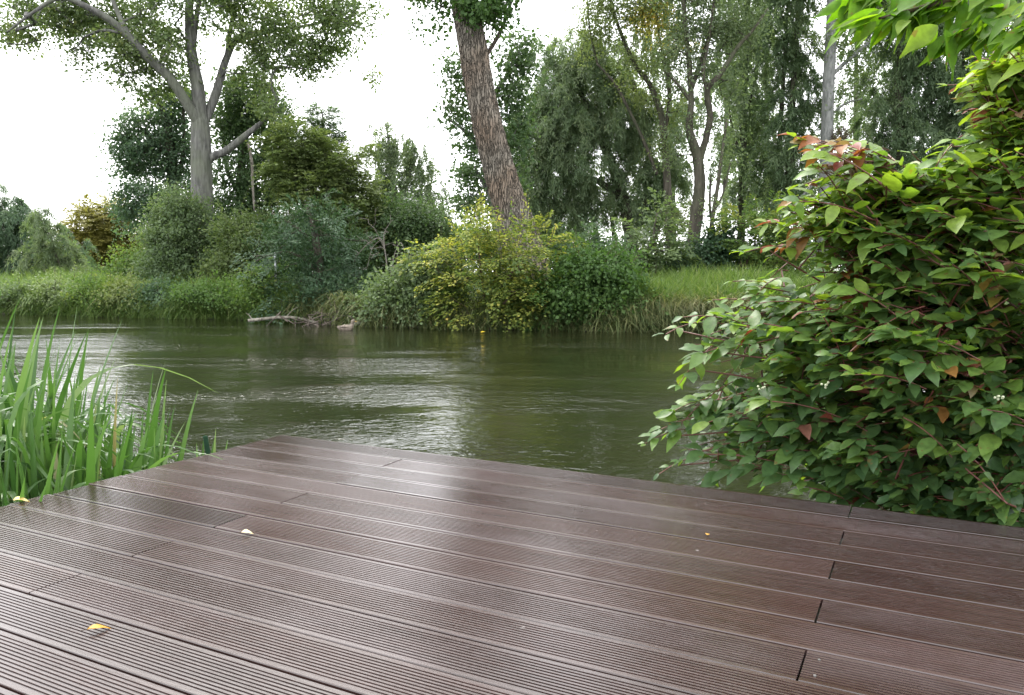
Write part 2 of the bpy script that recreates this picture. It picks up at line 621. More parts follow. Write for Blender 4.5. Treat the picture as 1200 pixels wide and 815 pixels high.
def build_ground():
    xs = np.unique(np.concatenate([np.linspace(-400, -40, 19), np.linspace(-40, -18, 23), np.arange(-18, 18.01, .2),
                                   np.linspace(18, 40, 23), np.linspace(40, 400, 19)]))
    t = np.concatenate([[60, 20, 8, 4, 2.4], np.linspace(1.6, -1.6, 13)])
    s = np.concatenate([[-3, -1.5, -.6, -.25, -.12], np.linspace(0, .8, 12), [1.1, 1.5, 2, 2.6, 3.4, 4.4, 6, 8, 11, 15, 22, 40, 90, 200, 500]])
    rows = []
    for x in xs:
        y = np.concatenate([near_edge(x) - t, far_edge(x) + s])
        rows.append(np.stack([np.full(len(y), x), y, ground_z(x, y)], -1))
    g = np.stack(rows)
    jit = rng.normal(size=g.shape) * .02
    jit[:, :, :2] *= .5
    g = g + jit
    nx, ny = g.shape[:2]
    i = np.arange(nx - 1)[:, None] * ny
    j = np.arange(ny - 1)[None, :]
    f = np.stack([i + j, i + ny + j, i + ny + j + 1, i + j + 1], -1).reshape(-1, 4)
    m, nt, out = new_mat('soil_and_turf')
    L = nt.links
    tc = N(nt, 'ShaderNodeTexCoord')
    n1 = N(nt, 'ShaderNodeTexNoise')
    n1.inputs['Scale'].default_value = 1.3
    n1.inputs['Detail'].default_value = 7
    n1.inputs['Roughness'].default_value = .7
    L.new(tc.outputs['Object'], n1.inputs['Vector'])
    n2 = N(nt, 'ShaderNodeTexNoise')
    n2.inputs['Scale'].default_value = 17
    n2.inputs['Detail'].default_value = 6
    L.new(tc.outputs['Object'], n2.inputs['Vector'])
    soil = ramp(nt, [(.3, (.010, .0075, .0055)), (.7, (.034, .025, .018))])
    L.new(n2.outputs['Fac'], soil.inputs['Fac'])
    turf = ramp(nt, [(.3, (.03, .05, .014)), (.7, (.075, .10, .03))])
    L.new(n1.outputs['Fac'], turf.inputs['Fac'])
    sx = N(nt, 'ShaderNodeSeparateXYZ')
    L.new(tc.outputs['Object'], sx.inputs[0])
    mr = N(nt, 'ShaderNodeMapRange')
    mr.inputs['From Min'].default_value = -.05
    mr.inputs['From Max'].default_value = .12
    L.new(sx.outputs['Z'], mr.inputs['Value'])
    mx = N(nt, 'ShaderNodeMix', data_type='RGBA')
    L.new(mr.outputs['Result'], mx.inputs['Factor'])
    L.new(soil.outputs['Color'], mx.inputs['A'])
    L.new(turf.outputs['Color'], mx.inputs['B'])
    pb = N(nt, 'ShaderNodeBsdfPrincipled')
    pb.inputs['Roughness'].default_value = .9
    L.new(mx.outputs['Result'], pb.inputs['Base Color'])
    bp = N(nt, 'ShaderNodeBump')
    bp.inputs['Strength'].default_value = .7
    bp.inputs['Distance'].default_value = .06
    L.new(n2.outputs['Fac'], bp.inputs['Height'])
    L.new(bp.outputs['Normal'], pb.inputs['Normal'])
    L.new(pb.outputs[0], out.inputs['Surface'])
    o = link('ground', mesh_from('ground', g.reshape(-1, 3), f, smooth=True), m)
    tag(o, kind='structure')


def build_water():
    m, nt, out = new_mat('river_water')
    L = nt.links
    tc = N(nt, 'ShaderNodeTexCoord')

    def noise(scale, sc=(1, 1, 1), rot=0.0, detail=2, rough=.5, dist=0.0):
        mp = N(nt, 'ShaderNodeMapping')
        mp.inputs['Scale'].default_value = sc
        mp.inputs['Rotation'].default_value = (0, 0, rot)
        L.new(tc.outputs['Object'], mp.inputs['Vector'])
        n = N(nt, 'ShaderNodeTexNoise')
        n.inputs['Scale'].default_value = scale
        n.inputs['Detail'].default_value = detail
        n.inputs['Roughness'].default_value = rough
        n.inputs['Distortion'].default_value = dist
        L.new(mp.outputs['Vector'], n.inputs['Vector'])
        return n.outputs['Fac']

    def math_(op, a, b):
        q = N(nt, 'ShaderNodeMath', operation=op)
        for k, v in ((0, a), (1, b)):
            if isinstance(v, (int, float)):
                q.inputs[k].default_value = v
            else:
                L.new(v, q.inputs[k])
        return q.outputs[0]

    fine = noise(9.0, (1, 1.25, 1), .15, 3, .6, .4)
    mid = noise(3.0, (1, 1.25, 1), -.2, 2, .5, .4)
    big = noise(.75, (1, 1.3, 1), .3, 1)
    mask = noise(.33, (.55, 1.5, 1), .1, 3, .6, .4)
    mk = ramp(nt, [(.36, (.08,) * 3), (.50, (.38,) * 3), (.62, (1,) * 3)])
    L.new(mask, mk.inputs['Fac'])
    h = math_('ADD', math_('MULTIPLY', math_('MULTIPLY', fine, mk.outputs['Color']), .0235),
              math_('ADD', math_('MULTIPLY', math_('MULTIPLY', mid, mk.outputs['Color']), .015), math_('MULTIPLY', big, .011)))
    bp = N(nt, 'ShaderNodeBump')
    bp.inputs['Strength'].default_value = 1.0
    bp.inputs['Distance'].default_value = 1.0
    L.new(h, bp.inputs['Height'])
    pb = N(nt, 'ShaderNodeBsdfPrincipled')
    murk = noise(.5, (1, 1, 1), 0, 4, .6)
    rp = ramp(nt, [(.3, (.0095, .0118, .0042)), (.7, (.0160, .0185, .0070))])
    L.new(murk, rp.inputs['Fac'])
    L.new(rp.outputs['Color'], pb.inputs['Base Color'])
    pb.inputs['Roughness'].default_value = .04
    pb.inputs['IOR'].default_value = 1.333
    L.new(bp.outputs['Normal'], pb.inputs['Normal'])
    L.new(pb.outputs[0], out.inputs['Surface'])
    v = np.array([[-400, -3, WATER_Z], [400, -3, WATER_Z], [400, 60, WATER_Z], [-400, 60, WATER_Z]], float)
    o = link('river', mesh_from('river', v, np.array([[0, 1, 2, 3]])), m)
    tag(o, kind='structure')


# ------------------------------------------------------------------ deck
YAW = radians(-27.4)
CY, SY = math.cos(YAW), math.sin(YAW)
BW = .15
V0 = 2.9715
UL, UR, UE = -2.004, -.196, -2.842
U_END = 3.4


def D(u, v, z=0.0):
    return np.array([CY * u - SY * v, SY * u + CY * v, z])


def build_deck():
    root = thing('wooden_deck', 'dark brown grooved plank deck, wet, jutting over the river in the foreground', 'deck')
    gap = .0075
    w = BW - gap
    # profile across one board (v from 0 at the far side to -w), z = 0 on the ridges
    prof = [(0, -.026), (0, -.0022), (-.0011, 0)]
    margin, ng = .0115, 11
    pitch = (w - 2 * margin) / ng
    dpt = .0034
    x = margin
    for k in range(ng):
        a = x + k * pitch + pitch * .22
        prof += [(-a, 0), (-a - pitch * .05, -dpt * .8), (-a - pitch * .12, -dpt), (-a - pitch * .34, -dpt),
                 (-a - pitch * .41, -dpt * .8), (-a - pitch * .46, 0)]
    prof += [(-w + .0011, 0), (-w, -.0022), (-w, -.026)]
    prof = np.array(prof)
    n = len(prof)
    V, Q, NG, T, TN = [], [], [], [], []
    off = 0
    r = np.random.default_rng(4)
    clips = []
    for row in range(25):
        v = V0 - row * BW
        j0 = (UR if row % 2 == 0 else UL)
        js = [j for j in (j0 + 3.616 * k for k in range(-3, 4)) if UE + .05 < j < U_END - .05]
        ue = UE + r.normal() * .006
        cuts = [ue] + js + [U_END]
        for a, b in zip(cuts[:-1], cuts[1:]):
            a2 = a + (.0025 if a in js else 0)
            b2 = b - (.0025 if b in js else 0)
            dz = r.normal() * .0007
            tilt = r.normal() * .0007
            dv = r.normal() * .0006
            pv = []
            for uu in (a2, b2):
                for pvx, pz in prof:
                    pv.append(D(uu, v + dv + pvx, pz + dz + tilt * (pvx / w + .5)))
            V.append(np.array(pv))
            k = np.arange(n)
            k2 = (k + 1) % n
            Q.append(np.stack([k, k2, k2 + n, k + n], -1) + off)
            NG.append(np.stack([np.arange(n - 1, -1, -1), np.arange(n, 2 * n)]) + off)
            t = np.clip(.5 + r.normal() * .22, 0, 1)
            T.append(np.full(n, t))
            TN.append(np.full(2, t))
            off += 2 * n
            if a in js:
                clips += [(a + .03, v - .035), (a + .03, v - .11)]
    me = mesh_from('decking', np.vstack(V), [np.vstack(Q), np.vstack(NG)],
                   {'tint': np.concatenate(T + TN)})
    m, nt, out = new_mat('wet_composite_plank')
    L = nt.links
    tc = N(nt, 'ShaderNodeTexCoord')
    rot = N(nt, 'ShaderNodeMapping')
    rot.inputs['Rotation'].default_value = (0, 0, -YAW)
    L.new(tc.outputs['Object'], rot.inputs['Vector'])

    at = N(nt, 'ShaderNodeAttribute', attribute_name='tint')
    bw = N(nt, 'ShaderNodeMath', operation='MULTIPLY')
    L.new(at.outputs['Fac'], bw.inputs[0])
    bw.inputs[1].default_value = 2.2

    def noise(scale, sc, detail=4, rough=.6, vec=rot.outputs['Vector'], w=False):
        mp = N(nt, 'ShaderNodeMapping')
        mp.inputs['Scale'].default_value = sc
        L.new(vec, mp.inputs['Vector'])
        q = N(nt, 'ShaderNodeTexNoise')
        q.inputs['Scale'].default_value = scale
        q.inputs['Detail'].default_value = detail
        q.inputs['Roughness'].default_value = rough
        L.new(mp.outputs['Vector'], q.inputs['Vector'])
        if w:
            q.noise_dimensions = '4D'
            L.new(bw.outputs[0], q.inputs['W'])
        return q.outputs['Fac']

    base = ramp(nt, [(0, (.022, .0118, .0100)), (1, (.044, .0242, .0208))])
    L.new(at.outputs['Fac'], base.inputs['Fac'])
    grain = noise(60, (.06, 1, 1), 5, .7)
    gr = ramp(nt, [(.3, (.72,) * 3), (.7, (1.2,) * 3)])
    L.new(grain, gr.inputs['Fac'])
    mx = N(nt, 'ShaderNodeMix', data_type='RGBA', blend_type='MULTIPLY')
    mx.inputs['Factor'].default_value = 1
    L.new(base.outputs['Color'], mx.inputs['A'])
    L.new(gr.outputs['Color'], mx.inputs['B'])
    dirt = noise(1.7, (.55, 1.2, 1), 6, .62, w=True)
    dr = ramp(nt, [(.50, (0, 0, 0)), (.60, (.22,) * 3), (.76, (.48,) * 3)])
    L.new(dirt, dr.inputs['Fac'])
    mx2 = N(nt, 'ShaderNodeMix', data_type='RGBA')
    L.new(dr.outputs['Color'], mx2.inputs['Factor'])
    L.new(mx.outputs['Result'], mx2.inputs['A'])
    mx2.inputs['B'].default_value = (.115, .092, .095, 1)
    # pale specks: droppings of sap and lime
    vo = N(nt, 'ShaderNodeTexVoronoi')
    vo.inputs['Scale'].default_value = 9
    L.new(rot.outputs['Vector'], vo.inputs['Vector'])
    sp = ramp(nt, [(.0, (1, 1, 1)), (.035, (.6,) * 3), (.06, (0, 0, 0))])
    L.new(vo.outputs['Distance'], sp.inputs['Fac'])
    rare = N(nt, 'ShaderNodeMath', operation='GREATER_THAN')
    sx = N(nt, 'ShaderNodeSeparateColor')
    L.new(vo.outputs['Color'], sx.inputs[0])
    L.new(sx.outputs[0], rare.inputs[0])
    rare.inputs[1].default_value = .86
    ml = N(nt, 'ShaderNodeMath', operation='MULTIPLY')
    L.new(sp.outputs['Color'], ml.inputs[0])
    L.new(rare.outputs[0], ml.inputs[1])
    ml2 = N(nt, 'ShaderNodeMath', operation='MULTIPLY')
    L.new(ml.outputs[0], ml2.inputs[0])
    ml2.inputs[1].default_value = .5
    mx3 = N(nt, 'ShaderNodeMix', data_type='RGBA')
    L.new(ml2.outputs[0], mx3.inputs['Factor'])
    L.new(mx2.outputs['Result'], mx3.inputs['A'])
    mx3.inputs['B'].default_value = (.42, .40, .38, 1)
    pb = N(nt, 'ShaderNodeBsdfPrincipled')
    L.new(mx3.outputs['Result'], pb.inputs['Base Color'])
    wet = noise(1.3, (.5, 1.2, 1), 4, .6, w=True)
    wr = ramp(nt, [(.34, (.13,) * 3), (.5, (.20,) * 3), (.66, (.28,) * 3)])
    L.new(wet, wr.inputs['Fac'])
    L.new(wr.outputs['Color'], pb.inputs['Roughness'])
    pb.inputs['IOR'].default_value = 1.5
    pb.inputs['Specular IOR Level'].default_value = .8
    fb = noise(160, (.12, 1, 1), 4, .7)
    bp = N(nt, 'ShaderNodeBump')
    bp.inputs['Strength'].default_value = .35
    bp.inputs['Distance'].default_value = .0012
    L.new(fb, bp.inputs['Height'])
    L.new(bp.outputs['Normal'], pb.inputs['Normal'])
    L.new(pb.outputs[0], out.inputs['Surface'])
    link('decking', me, m, root)
    # substructure
    dk = plain_mat('joist_timber', (.045, .032, .024), .8, .3)
    js = []
    for k in range(9):
        u = UE + .12 + k * .75
        c0, c1 = D(u, V0 - .05), D(u, V0 - 3.6)
        v, f = box_parts((0, 0, 0), (.03, 1.77, .05))
        R = np.array([[CY, -SY, 0], [SY, CY, 0], [0, 0, 1]])
        v = v @ R.T + (c0 + c1) / 2 + np.array([0, 0, -.0785])
        js.append((v, f))
    v, f = join(js)
    link('joist', mesh_from('joist', v, f), dk, root)
    for u in (UE + .45, -1.2, .5, 2.1):
        p = D(u, V0 - .35)
        v, f = tube([p + [0, 0, -1.3], p + [0, 0, -.7], p + [0, 0, -.131]], [.06, .058, .057], 12)
        link('support_post', mesh_from('support_post', v, f, smooth=True), dk, root)
    metal = plain_mat('screw_metal', (.10, .095, .09), .6, .3)
    for (u, v) in clips:
        p = D(u, v)
        if not (0.6 < p[1] < 1.78 and 0 < p[0] < .9):
            continue
        vv, ff = tube([p + [0, 0, -.004], p + [0, 0, .0006], p + [0, 0, .0012]], [.0032, .0032, .0022], 10)
        link('screw', mesh_from('screw', vv, ff), metal, root)


# ------------------------------------------------------------------ trees
def edge_y(px, s=0.0):
    x = (px - 600) / FPX * 19.0
    for _ in range(6):
        x = (px - 600) / FPX * (float(far_edge(x)) + s)
    return float(far_edge(x)) + s


def base_on_ground(px, Y):
    p = P(px, 318, Y)
    return np.array([p[0], Y, float(ground_z(p[0], Y))])


def limb_path(pts, Y, n_per=6):
    """pts: (px, py, width_px[, dY]) -> path, radius"""
    q = []
    for p in pts:
        dy = p[3] if len(p) > 3 else 0
        w = P(p[0], p[1], Y + dy)
        q.append([*w, p[2] / FPX * (Y + dy) / 2])
    c = catmull(np.array(q), n_per)
    return c[:, :3], np.maximum(c[:, 3], .006)


def blob_clusters(blobs, Y, dens, sp, rg):
    C, O, B = [], [], []
    k = Y / FPX
    for bi, b in enumerate(blobs):
        px, py, rx, ry = b[:4]
        dY = b[4] if len(b) > 4 else rg.normal() * rx * k * .35
        dn = (b[5] if len(b) > 5 else 1.0) * dens * DENS
        c = P(px, py, Y + dY)
        a, e = rx * k, ry * k
        n = max(3, int(dn * math.pi * a * e / sp ** 2))
        d = rnd_dirs(n, rg)
        rad = (.25 + .75 * rg.random(n)) ** .55
        # lumpy outline
        ph = rg.random(6) * 6.28
        lump = 1 + .22 * np.sin(4 * np.arctan2(d[:, 2], d[:, 0]) + ph[0]) + .16 * np.sin(7 * np.arctan2(d[:, 2], d[:, 0]) + ph[1]) \
            + .12 * np.sin(5 * d[:, 1] + ph[2])
        depth = max(.55, min(a, e * 1.2))
        rad = np.where(rg.random(n) < .09, rad * (1.1 + .35 * rg.random(n)), rad)
        C.append(c + d * (rad * lump)[:, None] * np.array([a, depth, e]))
        o = d / np.array([a, depth, e]) * a
        O.append(unit(o))
        B.append(np.full(n, bi))
    return np.vstack(C), np.vstack(O), np.concatenate(B)


def tree(name, label, cat, Y, base_px, trunks, blobs, style, leaf, bark, dens=2.4, sp=.42, tvar=.12, tmid=.5, scale=1.0,
         group=None, seed=0, rough=.03, ridges=0, sides=10, conn=260, r_tip=.006, extra=None, n_per=6, crown='crown'):
    rg = np.random.default_rng(seed + 1000)
    base = base_on_ground(base_px, Y)
    root = thing(name, label, cat, base, group)
    nodes = []
    parts = []
    for ti, t in enumerate(trunks):
        path, rad = limb_path(t, Y, n_per)
        if ti == 0 or (len(t[0]) > 4):
            # start below ground
            g = path[0].copy()
            g[2] = min(g[2], float(ground_z(g[0], g[1])) - .3)
            if path[0][2] - g[2] > .05:
                path = np.vstack([g, path])
                rad = np.concatenate([[rad[0] * 1.25], rad])
        parts.append(tube(path, rad, sides, rough, ridges, rg))
        nodes.append(path)
    C, O, B = blob_clusters(blobs, Y, dens, sp, rg)
    gz = ground_z(C[:, 0], C[:, 1])
    C[:, 2] = np.maximum(C[:, 2], np.maximum(gz, WATER_Z) + .10)
    if not parts:
        # many-stemmed shrub: stems fan out from the base
        k = 7
        for i in range(k):
            tgt = C[rg.integers(len(C))]
            b0 = base + np.array([rg.normal() * .12, rg.normal() * .12, -.15])
            mid = (b0 + tgt) / 2 + np.array([0, 0, .15]) + rg.normal(size=3) * .08
            path = catmull([b0, mid, b0 * .12 + tgt * .88], 5)
            parts.append(tube(path, np.linspace(.035, .01, len(path)), 6, 0))
            nodes.append(path)
    nodes_all = np.vstack(nodes)
    sel = rg.permutation(len(C))[:int(conn * (2.2 if trunks else 1))]
    A, Bn, ra, rb = grow(nodes_all, C[sel], rg, r_tip=r_tip)
    parts.append(twigs(A, Bn, ra, rb, 5))
    shoot = None
    if not trunks and style in ('shrub', 'layer') and cat != 'hedge':
        k = int(np.clip(len(C) * .10, 6, 60))
        cand = np.argsort(-(C[:, 2] + O[:, 2] * .3 + rg.normal(size=len(C)) * .45))[:k]
        ln = (.30 + .55 * rg.random(k)) * (.6 if cat in ('plant', 'fern') else 1)
        dr = unit(O[cand] * .7 + np.array([0, 0, .75]) + rg.normal(size=(k, 3)) * .35)
        parts.append(twigs(C[cand], C[cand] + dr * ln[:, None], np.full(k, .007), np.full(k, .003), 4))
        q = 26
        tt = np.tile(np.linspace(.05, 1.05, q), k)
        sp_ = np.repeat(C[cand], q, 0) + np.repeat(dr * ln[:, None], q, 0) * tt[:, None] + rg.normal(size=(k * q, 3)) * .035
        sa = unit(np.repeat(dr, q, 0) * .5 + rg.normal(size=(k * q, 3)) * .7)
        sn = unit(np.array([0, 0, .6]) + np.repeat(O[cand], q, 0) * .6 + rg.normal(size=(k * q, 3)) * .4)
        shoot = (sp_, sa, sn, cand, q)
    v, f = join(parts)
    link('trunk' if trunks else 'stems', mesh_from('trunk', v - base, f, smooth=True), bark, root)
    bt = rg.normal(size=len(blobs)) * (.2 if style == 'yew' else .07)
    t0 = np.clip(tmid + bt[B] + rg.normal(size=len(C)) * .13, 0, 1)
    pos, ax, nr, L, W, ti = clump_leaves(C, O, style, t0, tvar, rg, scale)
    if shoot:
        sp_, sa, sn, cand, q = shoot
        m_ = len(sp_)
        sz_ = np.exp(rg.normal(size=m_) * .2) * scale
        pos, ax, nr = np.vstack([pos, sp_]), np.vstack([ax, sa]), np.vstack([nr, sn])
        L, W = np.concatenate([L, STYLE[style]['L'] * sz_]), np.concatenate([W, STYLE[style]['W'] * sz_])
        ti = np.concatenate([ti, np.clip(np.repeat(t0[cand], q) + .08 + rg.normal(size=m_) * tvar, 0, 1)])
    keep = pos[:, 2] > np.maximum(ground_z(pos[:, 0], pos[:, 1]), WATER_Z) + .02
    pos, ax, nr, L, W, ti = (q[keep] for q in (pos, ax, nr, L, W, ti))
    link(crown, leaf_mesh(crown, pos - base, ax, nr, L, W, ti), leaf, root)
    if extra:
        for (nm, pts, mat) in extra:
            path, rad = limb_path(pts, Y, 5)
            v, f = tube(path, rad, 7)
            link(nm, mesh_from(nm, v - base, f, smooth=True), mat, root)
    return root


def leaves_part(root, nm, blobs, Y, style, leaf, dens, sp, tmid, seed, tvar=.12, scale=1.0):
    rg = np.random.default_rng(seed)
    C, O, B = blob_clusters(blobs, Y, dens, sp, rg)
    t0 = np.clip(tmid + rg.normal(size=len(C)) * .13, 0, 1)
    pos, ax, nr, L, W, ti = clump_leaves(C, O, style, t0, tvar, rg, scale)
    link(nm, leaf_mesh(nm, pos - np.array(root.location), ax, nr, L, W, ti), leaf, root)


def build_trees():
    # --- big grey poplar, left
    tree('poplar_tree', 'tall grey poplar with a thick straight trunk forking into three limbs', 'tree', 27, 239,
         [[(240, 330, 30), (238, 290, 27), (237, 240, 25), (236, 190, 23), (235, 150, 21), (234, 136, 17), (232, 103, 14), (225, 66, 12), (222, 26, 10), (223, -30, 7), (228, -90, 4)],
          [(235, 150, 13), (226, 133, 12, -.2), (199, 92, 11, -.6), (169, 63, 10, -1.0), (136, 29, 8, -1.4), (99, 7, 7, -1.8), (70, -2, 5, -2), (40, 14, 3.5, -2.2), (8, 38, 2, -2.4)],
          [(236, 150, 11), (244, 133, 10, .2), (254, 107, 9.5, .4), (265, 70, 8, .8), (280, 44, 6.5, 1), (313, 37, 4.5, 1.2), (370, 28, 3, 1.2), (420, 10, 2, 1)],
          [(226, 66, 6), (228, 40, 6), (233, 5, 5), (246, -40, 3)],
          [(266, 68, 6, .8), (270, 35, 5, .8), (278, 0, 4, .8), (290, -50, 3, .8)],
          [(240, 195, 10), (249, 184, 9), (265, 177, 8.5), (289, 158, 7), (310, 140, 4), (325, 118, 2.5)],
          [(150, 40, 6, -1.2), (138, 15, 5, -1), (125, -20, 4, -1)],
          [(140, 38, 4, -1.3), (118, 36, 3.2, -1.3), (98, 44, 2, -1.4)]],
         [(95, 18, 55, 30), (22, 28, 42, 26), (135, 28, 50, 30), (170, 62, 48, 30), (115, 66, 38, 16), (190, 22, 40, 40), (182, 95, 34, 22),
          (285, 18, 45, 40), (345, 22, 55, 40), (405, 18, 38, 30), (330, 64, 50, 24), (372, 62, 36, 22), (300, 96, 28, 24), (250, -8, 45, 16),
          (318, 128, 20, 18), (60, 5, 40, 20), (398, 50, 22, 12, 1.0, .7), (205, -60, 110, 45, 0, .8), (340, -55, 110, 40, 0, .8), (90, -50, 90, 35, 0, .8), (437, 92, 8, 4, 0, .6)],
         'broad', M['leaf_poplar'], M['bark_grey'], dens=1.55, sp=.44, tmid=.42, seed=1, rough=.03, ridges=14, sides=20, conn=420, r_tip=.009, n_per=10)
    # --- leaning trunk
    lean = tree('poplar_tree', 'massive leaning poplar trunk with deeply furrowed brown bark, behind the yellow bush', 'tree', 20.5, 612,
                [[(619, 335, 54), (608, 274, 41), (597, 238, 37), (586, 200, 35), (573, 150, 33), (563, 105, 31), (555, 62, 31), (547, 20, 30), (537, -35, 28), (525, -100, 22), (510, -170, 15)],
                 [(560, 80, 5, .3), (585, 40, 4, .5), (600, 0, 3, .6)]],
                [(562, 8, 27, 17, -.5, 1.6), (545, -25, 45, 25, 0, 1.2), (585, 20, 12, 26, .2), (510, 18, 26, 22, .3, .45), (590, -30, 40, 25), (500, -40, 50, 30), (520, -90, 90, 40)],
                'broad', M['leaf_green'], M['bark_furrow'], dens=1.9, sp=.36, tmid=.4, seed=2, rough=.085, ridges=34, sides=96, conn=140, n_per=16)
    # --- second slimmer trunk with leaves behind it
    tree('poplar_tree', 'darker slim poplar half hidden behind the massive leaning trunk, leaves on both sides', 'tree', 23.5, 592,
         [[(594, 330, 26), (588, 262, 23), (579, 215, 21), (571, 170, 19), (564, 120, 17), (556, 60, 14), (548, 0, 11), (540, -60, 7)],
          [(575, 190, 6), (560, 170, 5), (540, 150, 3.5), (525, 140, 2)], [(566, 130, 6), (590, 95, 5), (612, 70, 3)],
          [(582, 240, 4), (566, 215, 3.5), (556, 195, 2.5)]],
         [(546, 88, 24, 22), (540, 122, 22, 18, .2, .8), (552, 165, 24, 18), (530, 142, 14, 10), (605, 95, 24, 34), (600, 150, 24, 34), (560, 205, 28, 20, .4), (552, 240, 30, 18, .4), (602, 60, 20, 24), (535, 70, 12, 8), (588, 210, 30, 30, .6)],
         'broad', M['leaf_dark'], M['bark_grey'], dens=1.6, sp=.38, tmid=.6, seed=3, conn=200, sides=16, r_tip=.007)
    # --- big silvery willow
    tree('willow_tree', 'broad feathery silver green willow to the right of the leaning trunk', 'tree', 28, 735,
         [[(742, 320, 16), (738, 270, 15), (728, 225, 13), (712, 180, 10), (690, 130, 7), (672, 90, 4)],
          [(740, 290, 10), (755, 240, 9), (760, 190, 8), (755, 140, 6), (740, 90, 4)],
          [(730, 235, 8), (705, 215, 7), (675, 200, 5), (645, 180, 3.5)], [(752, 320, 8), (770, 265, 7), (778, 215, 6), (785, 160, 4)],
          [(700, 320, 7, .5), (700, 280, 6, .5), (690, 240, 5, .5)], [(722, 320, 5, .5), (720, 285, 5, .5), (716, 250, 4, .5)]],
         [(650, 105, 42, 45), (630, 150, 32, 45), (640, 210, 38, 50), (690, 100, 50, 52), (672, 62, 42, 22), (690, 180, 55, 60), (735, 130, 40, 48), (765, 165, 34, 50),
          (645, 255, 32, 25), (745, 225, 42, 34), (690, 240, 48, 22), (715, 70, 30, 26), (785, 215, 22, 38), (660, 150, 45, 50), (620, 190, 20, 60), (770, 255, 24, 18), (625, 250, 20, 24)],
         'willow', M['leaf_willow'], M['bark_dark'], dens=2.7, sp=.46, tmid=.42, seed=4, conn=300, sides=10)
    # --- slim dark tree with yellow patch
    st = tree('slim_tree', 'slim dark leaning tree with a patch of yellow leaves high in its crown', 'tree', 25.5, 785,
              [[(788, 320, 11), (784, 260, 10), (781, 200, 9), (776, 140, 7.5), (762, 100, 6), (745, 78, 5), (728, 40, 4), (715, 0, 3), (708, -40, 2)],
               [(770, 205, 4), (762, 184, 4), (751, 158, 3.6), (735, 125, 3.3), (721, 99, 3), (699, 74, 2)],
               [(778, 160, 5), (784, 120, 4), (780, 80, 3.4), (772, 40, 3), (768, 0, 2.5)], [(700, 74, 2), (692, 40, 2), (688, 0, 1.6)]],
              [(700, 25, 36, 24), (735, 10, 40, 18), (690, 55, 22, 12, 0, .6), (762, 65, 26, 20), (752, 108, 22, 20, 0, .7), (790, 120, 20, 22, 0, .7), (775, 165, 16, 22, 0, .6), (720, -30, 70, 25), (760, 10, 26, 14), (800, 260, 14, 22, 0, .8)],
              'small', M['leaf_olive'], M['bark_dark'], dens=1.35, sp=.36, tmid=.6, seed=5, conn=260, r_tip=.006)
    leaves_part(st, 'yellow_leaves', [(768, 28, 22, 16), (779, 52, 10, 8), (752, 18, 16, 10), (800, 55, 6, 4)], 25.3, 'small', M['leaf_yellow'], 1.3, .36, .8, 51)
    # --- twisted dark tree
    tree('alder_tree', 'crooked dark trunk splitting into two twisting limbs against bright sky', 'tree', 23.5, 808,
         [[(806, 325, 18), (810, 298, 16), (816, 254, 14.5), (820, 217, 13), (817, 184, 11.5), (808, 153, 9), (810, 121, 7), (808, 80, 6), (803, 30, 5), (800, -20, 4), (800, -70, 3.5), (806, -180, 1.5)],
          [(819, 190, 8), (828, 160, 7.5), (832, 135, 7), (829, 106, 6.5, -.2), (845, 86, 5.5, -.4), (864, 56, 4.5, -.5), (882, 36, 3, -.6), (900, 10, 2, -.6)],
          [(809, 110, 5), (822, 70, 4.5), (834, 30, 4), (838, -20, 3)], [(829, 106, 5, -.2), (824, 84, 4, -.2), (830, 50, 3.6, -.2), (836, 10, 3, -.2)],
          [(810, 120, 4), (795, 100, 3.2), (778, 82, 2.4)]],
         [(815, 25, 34, 26), (790, 55, 22, 22), (850, 45, 26, 28), (825, 78, 24, 20, 0, .8), (850, 100, 22, 18, 0, .7), (788, 100, 18, 16, 0, .7), (870, 30, 22, 22), (820, -25, 70, 25), (815, -80, 80, 50), (825, -160, 70, 60), (798, 150, 14, 20, 0, .6), (842, 140, 14, 18, 0, .6), (795, 190, 12, 26, .3, .6), (840, 190, 8, 16, .2, .4)],
         'small', M['leaf_birch'], M['bark_dark'], dens=1.35, sp=.34, tmid=.45, seed=6, conn=260, sides=14, rough=.04, n_per=8)
    # --- leaning thin saplings against the sky
    tree('sapling', 'two thin bare leaning stems to the right of the crooked dark trunk', 'tree', 23, 830,
         [[(826, 322, 6), (832, 275, 5), (840, 225, 4.5), (846, 180, 3.5), (852, 140, 2.5)], [(842, 322, 4, .3, 1), (838, 280, 3.5, .3), (832, 245, 3, .3), (833, 205, 2, .3)],
          [(836, 250, 2.5), (848, 225, 2), (856, 190, 1.6)]],
         [(850, 150, 12, 16, 0, .6), (842, 245, 12, 8, 0, .4), (855, 195, 8, 12, 0, .4)], 'small', M['leaf_pale'], M['bark_dark'], dens=1.0, sp=.3, tmid=.5, seed=7, conn=60, r_tip=.004)
    # --- tall columns
    tree('black_poplar', 'tall narrow poplar with one straight dark trunk, right of the crooked tree', 'tree', 29, 868,
         [[(868, 320, 9), (869, 240, 9), (871, 170, 8), (873, 100, 7), (876, 30, 5.5), (878, -40, 4), (880, -120, 3), (882, -200, 1.5)], [(872, 140, 4), (884, 100, 3), (892, 50, 2.4)], [(870, 190, 4), (858, 150, 3), (852, 110, 2)]],
         [(868, 35, 20, 40), (858, 85, 20, 30), (876, 110, 22, 36), (866, 165, 20, 30), (890, 60, 16, 30), (886, 195, 22, 26), (872, -25, 30, 25), (876, -85, 36, 50), (880, -170, 34, 60), (870, 235, 22, 20), (895, 150, 14, 30)],
         'willow', M['leaf_willow'], M['bark_dark'], dens=2.0, sp=.42, tmid=.35, seed=8, conn=160)
